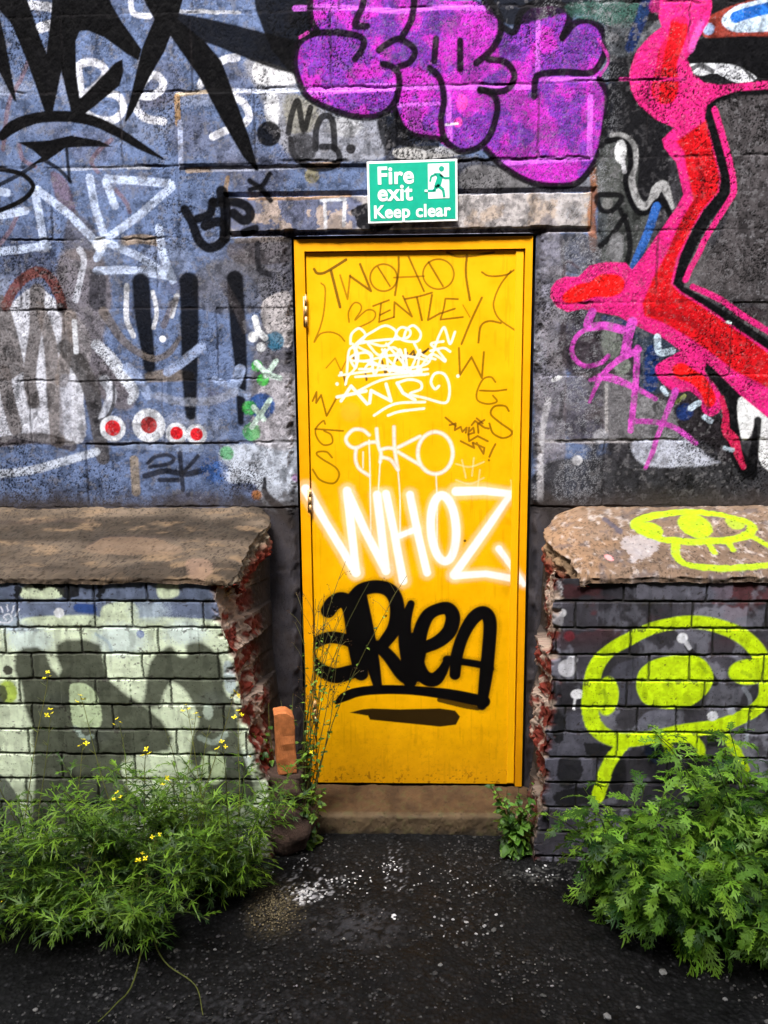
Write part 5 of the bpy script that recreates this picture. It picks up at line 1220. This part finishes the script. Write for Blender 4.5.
def flower(parent, p, r, size=.006):
    bm = bmesh.new()
    for k in range(4):
        a = k*math.pi/2+r.uniform(-.2, .2)
        q = [Vector((0, 0, 0)), Vector((math.cos(a-.45), math.sin(a-.45), .35))*size, Vector((math.cos(a), math.sin(a), .3))*size*1.35, Vector((math.cos(a+.45), math.sin(a+.45), .35))*size]
        bm.faces.new([bm.verts.new(v) for v in q])
    bmesh.ops.create_icosphere(bm, subdivisions=1, radius=size*.3, matrix=Matrix.Translation((0, 0, size*.25)))
    o = bm_obj('flower', bm, M_FLOW, parent); o.location = p; o.rotation_euler = (r.uniform(-1.2, .2)+.9, r.uniform(-.5, .5), r.uniform(0, 6)); return o
def feathery(name, label, base, r, nst, H, spread, flowers, group, yellow=False, tall=()):
    root = empty(name, base); tag(root, label, 'plant', group)
    tall = list(tall)+[(r.uniform(-.08, .08), .02, H*r.uniform(1.15, 1.45), r.uniform(0, 6.28), r.uniform(.05, .22)) for _ in range(2)]
    T = Tris(); Sm = Tris(); tips = []
    for i in range(nst):
        az = r.uniform(0, 2*math.pi); ln = r.uniform(.1, spread); h = H*r.uniform(.65, 1.1)
        if math.sin(az) > 0: az = az+math.pi*r.choice([0, 1, 1]); 
        by = abs(base[1])-.39
        pts = stem_path((r.uniform(-.04, .04), r.uniform(-.03, .03), 0), az, ln, h, r, 9, .02, r.uniform(.05, .30))
        pts[:, 1] = np.minimum(pts[:, 1], by)
        pts[:, 2] = np.maximum(pts[:, 2], .01)
        tube(Sm, pts, .0028, .0010, green(r, (70, 84, 36), (112, 128, 58)))
        nl = int(h/.0145)
        for k in range(nl):
            t = .12+.88*k/nl; f_ = t*(len(pts)-1); i0 = int(f_); p = pts[i0]+(pts[min(i0+1, len(pts)-1)]-pts[i0])*(f_-i0)
            a = k*2.4+r.uniform(-.4, .4); el = r.uniform(.1, .9)
            d = np.array([math.cos(a)*math.cos(el), math.sin(a)*math.cos(el), math.sin(el)]); L = r.uniform(.06, .105)*(1.15-.4*t)
            V, F = pinnate(L, r.choice([1, 2, 2, 3]), L*.38, .0040, .0058, False, 36, r)
            V = bend(V, L, r.uniform(.3, 1.3)); M_ = frame(d, r.uniform(-.6, .6), r)
            Vw = V@M_+p
            Vw[:, 1] = np.minimum(Vw[:, 1], by+.03); Vw[:, 2] = np.maximum(Vw[:, 2], .004)
            T.add(Vw, F, green(r, (22, 54, 8), (118, 158, 42)))
        tips.append(pts[-1])
    for (dx, dy, h, azz, lean) in tall:
        h *= r.uniform(.68, 1.1); lean += r.uniform(0, .18)
        pts = stem_path((dx, dy, 0), azz, lean, h, r, 14, .012, .02); pts[:, 1] = np.minimum(pts[:, 1], by)
        tube(Sm, pts, .0022, .0009, green(r, (90, 92, 44), (134, 140, 70)))
        for k in range(int(h/.05)):
            t = .1+.8*r.random(); i0 = int(t*14); p = pts[i0]; a = r.uniform(0, 6.28)
            d = np.array([math.cos(a)*.6, math.sin(a)*.6, .6]); V, F = blade(np.zeros(3), np.array([1., 0, 0]), np.array([0, 0, 1.]), r.uniform(.02, .05), .003, .2)
            T.add(np.array(V)@frame(d, 0, r)+p, F, green(r))
        for k in range(9):
            t = .68+.32*r.random(); i0 = min(int(t*14), 13); p = pts[i0]; a = r.uniform(0, 6.28); q = p+np.array([math.cos(a)*.018, math.sin(a)*.012-.006, .02])
            tube(Sm, [p, q], .0006, .0005, green(r, (110, 110, 50), (140, 150, 70)), 3)
        tips += [pts[-1], pts[-1]+np.array([.012, -.008, -.01]), pts[-1]+np.array([-.012, -.004, -.02])]
    Sm.build('stem', M_LEAF, root); T.build('foliage', M_LEAF, root)
    for k in range(int(flowers*1.8)):
        p = tips[-1-(k % len(tips))] if k < len(tall)*3 else r.choice(tips)+np.array([r.uniform(-.03, .03), r.uniform(-.03, .0), r.uniform(-.02, .02)])
        flower(root, p, r, r.uniform(.005, .009))
    return root
def mugwort(name, label, base, r, nst, H, spread, group):
    root = empty(name, base); tag(root, label, 'plant', group); T = Tris(); Sm = Tris(); by = abs(base[1])-.39
    for i in range(nst):
        az = r.uniform(math.pi, 2*math.pi) if r.random() < .75 else r.uniform(0, math.pi)
        h = H*r.uniform(.6, 1.08)
        pts = stem_path((r.uniform(-.06, .06), r.uniform(-.05, .03), 0), az, r.uniform(.08, spread), h, r, 10, .015, r.uniform(.02, .22)); pts[:, 1] = np.minimum(pts[:, 1], by); pts[:, 2] = np.maximum(pts[:, 2], .01)
        tube(Sm, pts, .0035, .0012, green(r, (64, 74, 34), (98, 110, 56)))
        nl = int(h/.019)
        for k in range(nl):
            t = .15+.85*k/nl; f_ = t*10; i0 = min(int(f_), 9); p = pts[i0]+(pts[i0+1]-pts[i0])*(f_-i0)
            a = k*2.4+r.uniform(-.5, .5); el = r.uniform(-.2, .6)+.5*(t > .9)
            d = np.array([math.cos(a)*math.cos(el), math.sin(a)*math.cos(el), math.sin(el)]); L = r.uniform(.085, .14)*(1.15-.45*t)
            V, F = pinnate(L, r.choice([3, 4, 5]), L*.38, .0062, .0070, True, 36, r)
            V = bend(V, L, r.uniform(.5, 1.7)); Vw = V@frame(d, r.uniform(-.5, .5), r)+p
            Vw[:, 1] = np.minimum(Vw[:, 1], by+.03); Vw[:, 2] = np.maximum(Vw[:, 2], .004)
            T.add(Vw, F, green(r, (24, 66, 12), (132, 180, 56)))
    Sm.build('stem', M_LEAF, root); T.build('foliage', M_LEAF, root); return root
def broad(name, label, base, r, nst, H, spread, group, lsize=.035, seeds=False, ymax=None, density=.03, mat=(34, 66, 22), light=(106, 146, 62), azr=(math.pi, 2*math.pi), leafy=1.0):
    root = empty(name, base); tag(root, label, 'plant', group); T = Tris(); Sm = Tris(); Sd = Tris()
    for i in range(nst):
        h = H*r.uniform(.6, 1.05)
        pts = stem_path((r.uniform(-.02, .02), r.uniform(-.02, .02), 0), r.uniform(*azr), r.uniform(.0, spread), h, r, 14, .014, r.uniform(0, .06)); pts[:, 2] = np.maximum(pts[:, 2], .01)
        tube(Sm, pts, .0024, .0009, green(r, (70, 70, 40), (116, 116, 62)))
        for k in range(int(h/density)):
            t = r.random()**1.5*leafy+.05; t = min(t, .98); f_ = t*14; i0 = min(int(f_), 13); p = pts[i0]+(pts[i0+1]-pts[i0])*(f_-i0)
            a = r.uniform(0, 6.28); el = r.uniform(-.2, .7); d = np.array([math.cos(a)*math.cos(el), math.sin(a)*math.cos(el)-.15, math.sin(el)]); L = lsize*r.uniform(.5, 1.25)*(1.15-.75*t)
            V, F = ovate(L, L*.55, True, r); V = bend(V, L, r.uniform(.2, 1.5)); T.add(V@frame(d, r.uniform(-.6, .6), r)+p, F, green(r, mat, light))
        if seeds:
            for b_ in range(5):
                i0 = r.randint(8, 13); a = r.uniform(0, 6.28); q = pts[i0]+np.array([math.cos(a)*.05, math.sin(a)*.02-.01, r.uniform(.03, .09)])
                tube(Sm, [pts[i0], (pts[i0]+q)/2+np.array([0, 0, .008]), q], .0009, .0006, green(r, (90, 84, 50), (126, 120, 70)), 4)
                Sd = Tris()
                for s_ in range(5):
                    c_ = q+np.array([r.uniform(-.009, .009), r.uniform(-.006, .006), r.uniform(-.015, .006)]); V, F = ovate(.006, .004, False, r)
                    Sd.add(V@frame(np.array([r.uniform(-1, 1), r.uniform(-1, 1), r.uniform(0, 1)]), r.uniform(0, 3), r)+c_, F, lin((70, 52, 34))*r.uniform(.7, 1.3))
                Sd.build('seed_head', M_LEAF, root)
    Sm.build('stem', M_LEAF, root); T.build('foliage', M_LEAF, root)
    return root
def gpos(px, py): p = at_z(px, py, 0); return (float(p[0]), float(p[1]), 0.0)
r = random.Random(11)
GL_ = 'feathery yellow-flowered weeds along the left buttress'
def tl(*a): return a
PI_ = math.pi
spec = [((-1.56, -.62), 19, .48, .7, 7, 'feathery weed at the far left edge of the photo with small yellow flowers', [tl(.03, 0, .56, 1.6, .1)]),
        ((-1.36, -.76), 20, .34, .9, 6, 'low feathery weed in the left corner, pale stems bending to the asphalt', []),
        ((-1.24, -.55), 19, .46, .6, 7, 'feathery weed under the olive paint with tall yellow-tipped stems', [tl(-.02, 0, .70, 1.9, .12), tl(.06, 0, .66, 1.2, .1)]),
        ((-1.10, -.74), 21, .35, .9, 2, 'bushy narrow-leaved weed at the front of the left clump', []),
        ((-.96, -.55), 20, .52, .55, 5, 'feathery weed against the pale green bricks, middle of the left clump', [tl(.02, 0, .66, 1.8, .2)]),
        ((-.86, -.76), 21, .34, .85, 3, 'narrow-leaved weed trailing two thin shoots over the asphalt', []),
        ((-.74, -.52), 20, .56, .5, 5, 'upright feathery weed with yellow flowers before the broken brick edge', [tl(0, 0, .80, 2.0, .3), tl(.03, 0, .74, 1.5, .05), tl(-.06, 0, .66, 1.2, .12)]),
        ((-.60, -.56), 20, .47, .65, 7, 'feathery weed with bright yellow buds at the right of the left clump', [tl(0, 0, .56, 1.2, .15)])]
for (x, y), ns, H, spd, fl, lab, tall in spec: feathery('weed', lab, (x, y, 0), r, ns, H, spd, fl, GL_, tall=tall)
# two long trailing shoots over the asphalt
T_ = Tris()
for P_l in ([(146, 880), (152, 932), (165, 962), (195, 985), (203, 1015)], [(150, 910), (134, 980), (115, 1005), (98, 1022)]):
    pts = [np.array(at_z(x, y, .02+.05*(i == 0))) for i, (x, y) in enumerate(P_l)]
    tube(T_, catmull(np.array(pts), 6), .0028, .0012, lin((104, 112, 50)))
o = T_.build('shoot', M_LEAF, None); wd = [q for q in COL.objects if q.get('label', '').startswith('narrow-leaved weed trailing')][0]
o.parent = wd; o.location = -Vector(wd.location)
GR_ = 'mugwort plants along the right buttress'
for (x, y), ns, H, spd, lab in (((.64, -.62), 18, .46, .46, 'bushy green plant with deeply cut leaves, nearest the door on the right'), ((.83, -.66), 18, .45, .55, 'dense green plant with drooping cut leaves below the yellow-green stick legs'),
                                ((.82, -.74), 12, .30, .6, 'low spreading green plant in front of the denser ones, its leaves over the asphalt'), ((1.08, -.52), 16, .66, .4, 'tall cut-leaved plant near the right edge of the photo, tallest of its clump'), ((1.06, -.80), 16, .40, .65, 'low cut-leaved plant in front at the right edge of the photo'), ((1.36, -.58), 14, .66, .4, 'dark cut-leaved plant at the far right against the bricks')):
    mugwort('mugwort', lab, (x, y, 0), r, ns, H, spd, GR_)
broad('weed', 'tall thin weed with dry seed heads rising in front of the left door edge', (-.41, -.25, 0), random.Random(4), 12, 1.16, .16, None, .028, True, density=.026, azr=(-.9, 1.2), leafy=.85, light=(126, 166, 62))
broad('weed', 'leafy dark weed growing against the masonry between the orange brick and the door', (-.46, -.20, 0), random.Random(5), 9, .50, .24, None, .055, False, density=.02, azr=(0, 2*PI_), light=(122, 160, 60))
broad('weed', 'small leafy weed creeping at the left end of the doorstep', (-.40, -.27, 0), random.Random(6), 13, .28, .6, None, .05, False, density=.012, light=(122, 160, 60))
broad('nettle', 'small bright green broad-leaved weed at the right end of the doorstep', gpos(515, 852), random.Random(9), 16, .29, .45, None, .055, False, density=.011, light=(112, 160, 56))

# ================================================================== UPRIGHT TERRACOTTA BRICK on broken masonry
M_TER = plain_mat('orange clay', (178, 106, 58), .8, .45, 30, .5, .002)
pA, pB = at_y(277, 770, -.27), at_y(297, 709, -.27)
bm = bmesh.new(); box(bm, -.034, .034, -.03, .03, 0, .235, .004)
bmesh.ops.subdivide_edges(bm, edges=bm.edges[:], cuts=7, use_grid_fill=True)
from mathutils import noise as mn
for v_ in bm.verts:
    k_ = mn.noise(v_.co*28)*.004+mn.noise(v_.co*90)*.0015; v_.co += Vector((k_, mn.noise(v_.co*30+Vector((5, 0, 0)))*.004, k_))
    if v_.co.z > .19 and v_.co.x > .01: v_.co.z -= max(0, (v_.co.x-.01))*.9
bk = bm_obj('clay_brick', bm, M_TER, None); bk.location = (pA[0]+.036, -.27, pA[2]); bk.rotation_euler = (.04, -.03, .25)
tag(bk, 'orange clay brick standing upright on broken masonry left of the door', 'brick')
M_RUB = plain_mat('dark broken masonry', (66, 50, 42), .95, .5, 22, 1, .006)
bm = bmesh.new(); zt = pA[2]
rr = random.Random(3)
def rock(bm, c, s, seed, sub=3, squash=(1, 1, 1)):
    g_ = bmesh.ops.create_icosphere(bm, subdivisions=sub, radius=1)
    q = random.Random(seed); ph = [q.uniform(0, 6) for _ in range(6)]
    for v_ in g_['verts']:
        p = v_.co; k = 1+.14*math.sin(3*p.x+ph[0])*math.sin(3*p.y+ph[1])+.12*math.sin(5*p.z+ph[2])*math.sin(4*p.x+ph[3])+.07*math.sin(9*p.y+ph[4])*math.sin(8*p.z+ph[5])
        m_ = max(abs(p.x), abs(p.y), abs(p.z)); k *= (1-.45)+.45/m_
        v_.co = Vector((c[0]+p.x*k*s*squash[0], c[1]+p.y*k*s*squash[1], c[2]+p.z*k*s*squash[2]))
rock(bm, (0, 0, .09), .10, 1, 4, (1.0, 1.0, 1.0)); rock(bm, (-.01, .01, .22), .085, 2, 4, (1, 1.1, .9)); rock(bm, (.0, .0, zt-.055), .062, 5, 4, (1.05, 1, .9))
rb_ = bm_obj('masonry_stub', bm, M_RUB, None, True); rb_.location = (pA[0]+.03, -.25, 0)
tag(rb_, 'dark ragged stub of broken masonry under the orange upright brick', 'rubble')

# ================================================================== GRAVEL, CHIPS
m_gr, n, l, b = new_mat('mixed stone chips'); at = n.new('ShaderNodeAttribute'); at.attribute_name = 'Col'; l.new(at.outputs['Color'], b.inputs['Base Color']); b.inputs['Roughness'].default_value = .8
ico = bmesh.new(); bmesh.ops.create_icosphere(ico, subdivisions=1, radius=1); IV = np.array([v_.co[:] for v_ in ico.verts]); IF = np.array([[v_.index for v_ in f.verts] for f in ico.faces]); ico.free()
T = Tris(); q = np.random.default_rng(5)
def chip(x, y, s, col):
    k = 1+.35*(q.random((len(IV), 1))-.5); V = IV*k*np.array([s*q.uniform(.8, 1.4), s*q.uniform(.7, 1.1), s*q.uniform(.35, .7)])
    a = q.uniform(0, 6.28); c_, s_ = math.cos(a), math.sin(a); V = V@np.array([[c_, s_, 0], [-s_, c_, 0], [0, 0, 1]])
    T.add(V+np.array([x, y, s*.15+.001]), IF, col)
for _ in range(7500):
    x, y = q.uniform(-1.4, 1.3), q.uniform(-1.35, -.2)
    if float(fbm(np.array([x]), np.array([y]), .22, 55, 3)[0]) < q.uniform(.3, .62): continue
    g_ = q.choice([.018, .03, .05, .085, .2], p=[.34, .34, .22, .09, .01]); chip(x, y, q.uniform(.0015, .0048)*(1 if q.random() < .93 else 1.7), np.array([g_, g_*q.uniform(.92, 1), g_*q.uniform(.85, 1.02)]))
def cluster(px, py, rx, ry, nn_, s0, s1, lo, hi):
    p = at_z(px, py, 0)
    for _ in range(nn_):
        x, y = p[0]+q.normal()*rx, p[1]+q.normal()*ry; g_ = q.uniform(lo, hi); chip(x, y, q.uniform(s0, s1), np.array([g_, g_, g_*1.02]))
cluster(308, 893, .03, .032, 34, .0025, .006, .25, .6); cluster(302, 898, .014, .014, 16, .003, .008, .4, .65); cluster(345, 885, .05, .04, 36, .002, .005, .3, .75); cluster(390, 862, .02, .05, 26, .002, .005, .4, .8); cluster(394, 918, .004, .01, 8, .003, .006, .5, .8)
p_ = at_z(276, 908, 0)
for _ in range(420):
    k_ = q.uniform(.5, 1.2); chip(p_[0]+q.normal()*.035, p_[1]+q.normal()*.055, q.uniform(.0012, .0032), np.array([.16, .13, .07])*k_)
cluster(300, 860, .03, .05, 24, .002, .004, .2, .6); cluster(545, 878, .06, .03, 22, .002, .005, .2, .5); cluster(430, 880, .1, .05, 30, .002, .004, .2, .6); cluster(470, 935, .05, .05, 20, .003, .006, .15, .4)
for px, py, s in ((663, 973, .011), (608, 1018, .012), (638, 1008, .008), (440, 966, .008), (725, 1000, .008), (215, 950, .006), (500, 975, .006)): p = at_z(px, py, 0); chip(p[0], p[1], s, np.array([.16, .16, .155]))
o = T.build('gravel', m_gr, None); tag(o, 'loose pale stone chips scattered on the dark asphalt', 'gravel', kind='stuff')

# ================================================================== ADDED LIGHT BLOCKER (behind the viewer; cuts sky and sun low on the wall)
M_OPP = plain_mat('matte brown of the light blocker', (86, 62, 54), .9, .3, 12, .6, .005)
opp = empty('added_light_blocker', (0, -5.2, 0)); tag(opp, 'tall brown added building across the alley, opposite the yellow door', 'light_blocker')
bm = bmesh.new(); box(bm, -14, 14, -3.0, 0, -.05, 8.9); bm_obj('wall', bm, M_OPP, opp)  # unseen slab, its height set to shade the foot of the wall
bm = bmesh.new(); box(bm, -14.1, 14.1, -3.1, .08, 8.902, 9.05, .02); bm_obj('blocker_cap', bm, M_STEP, opp)
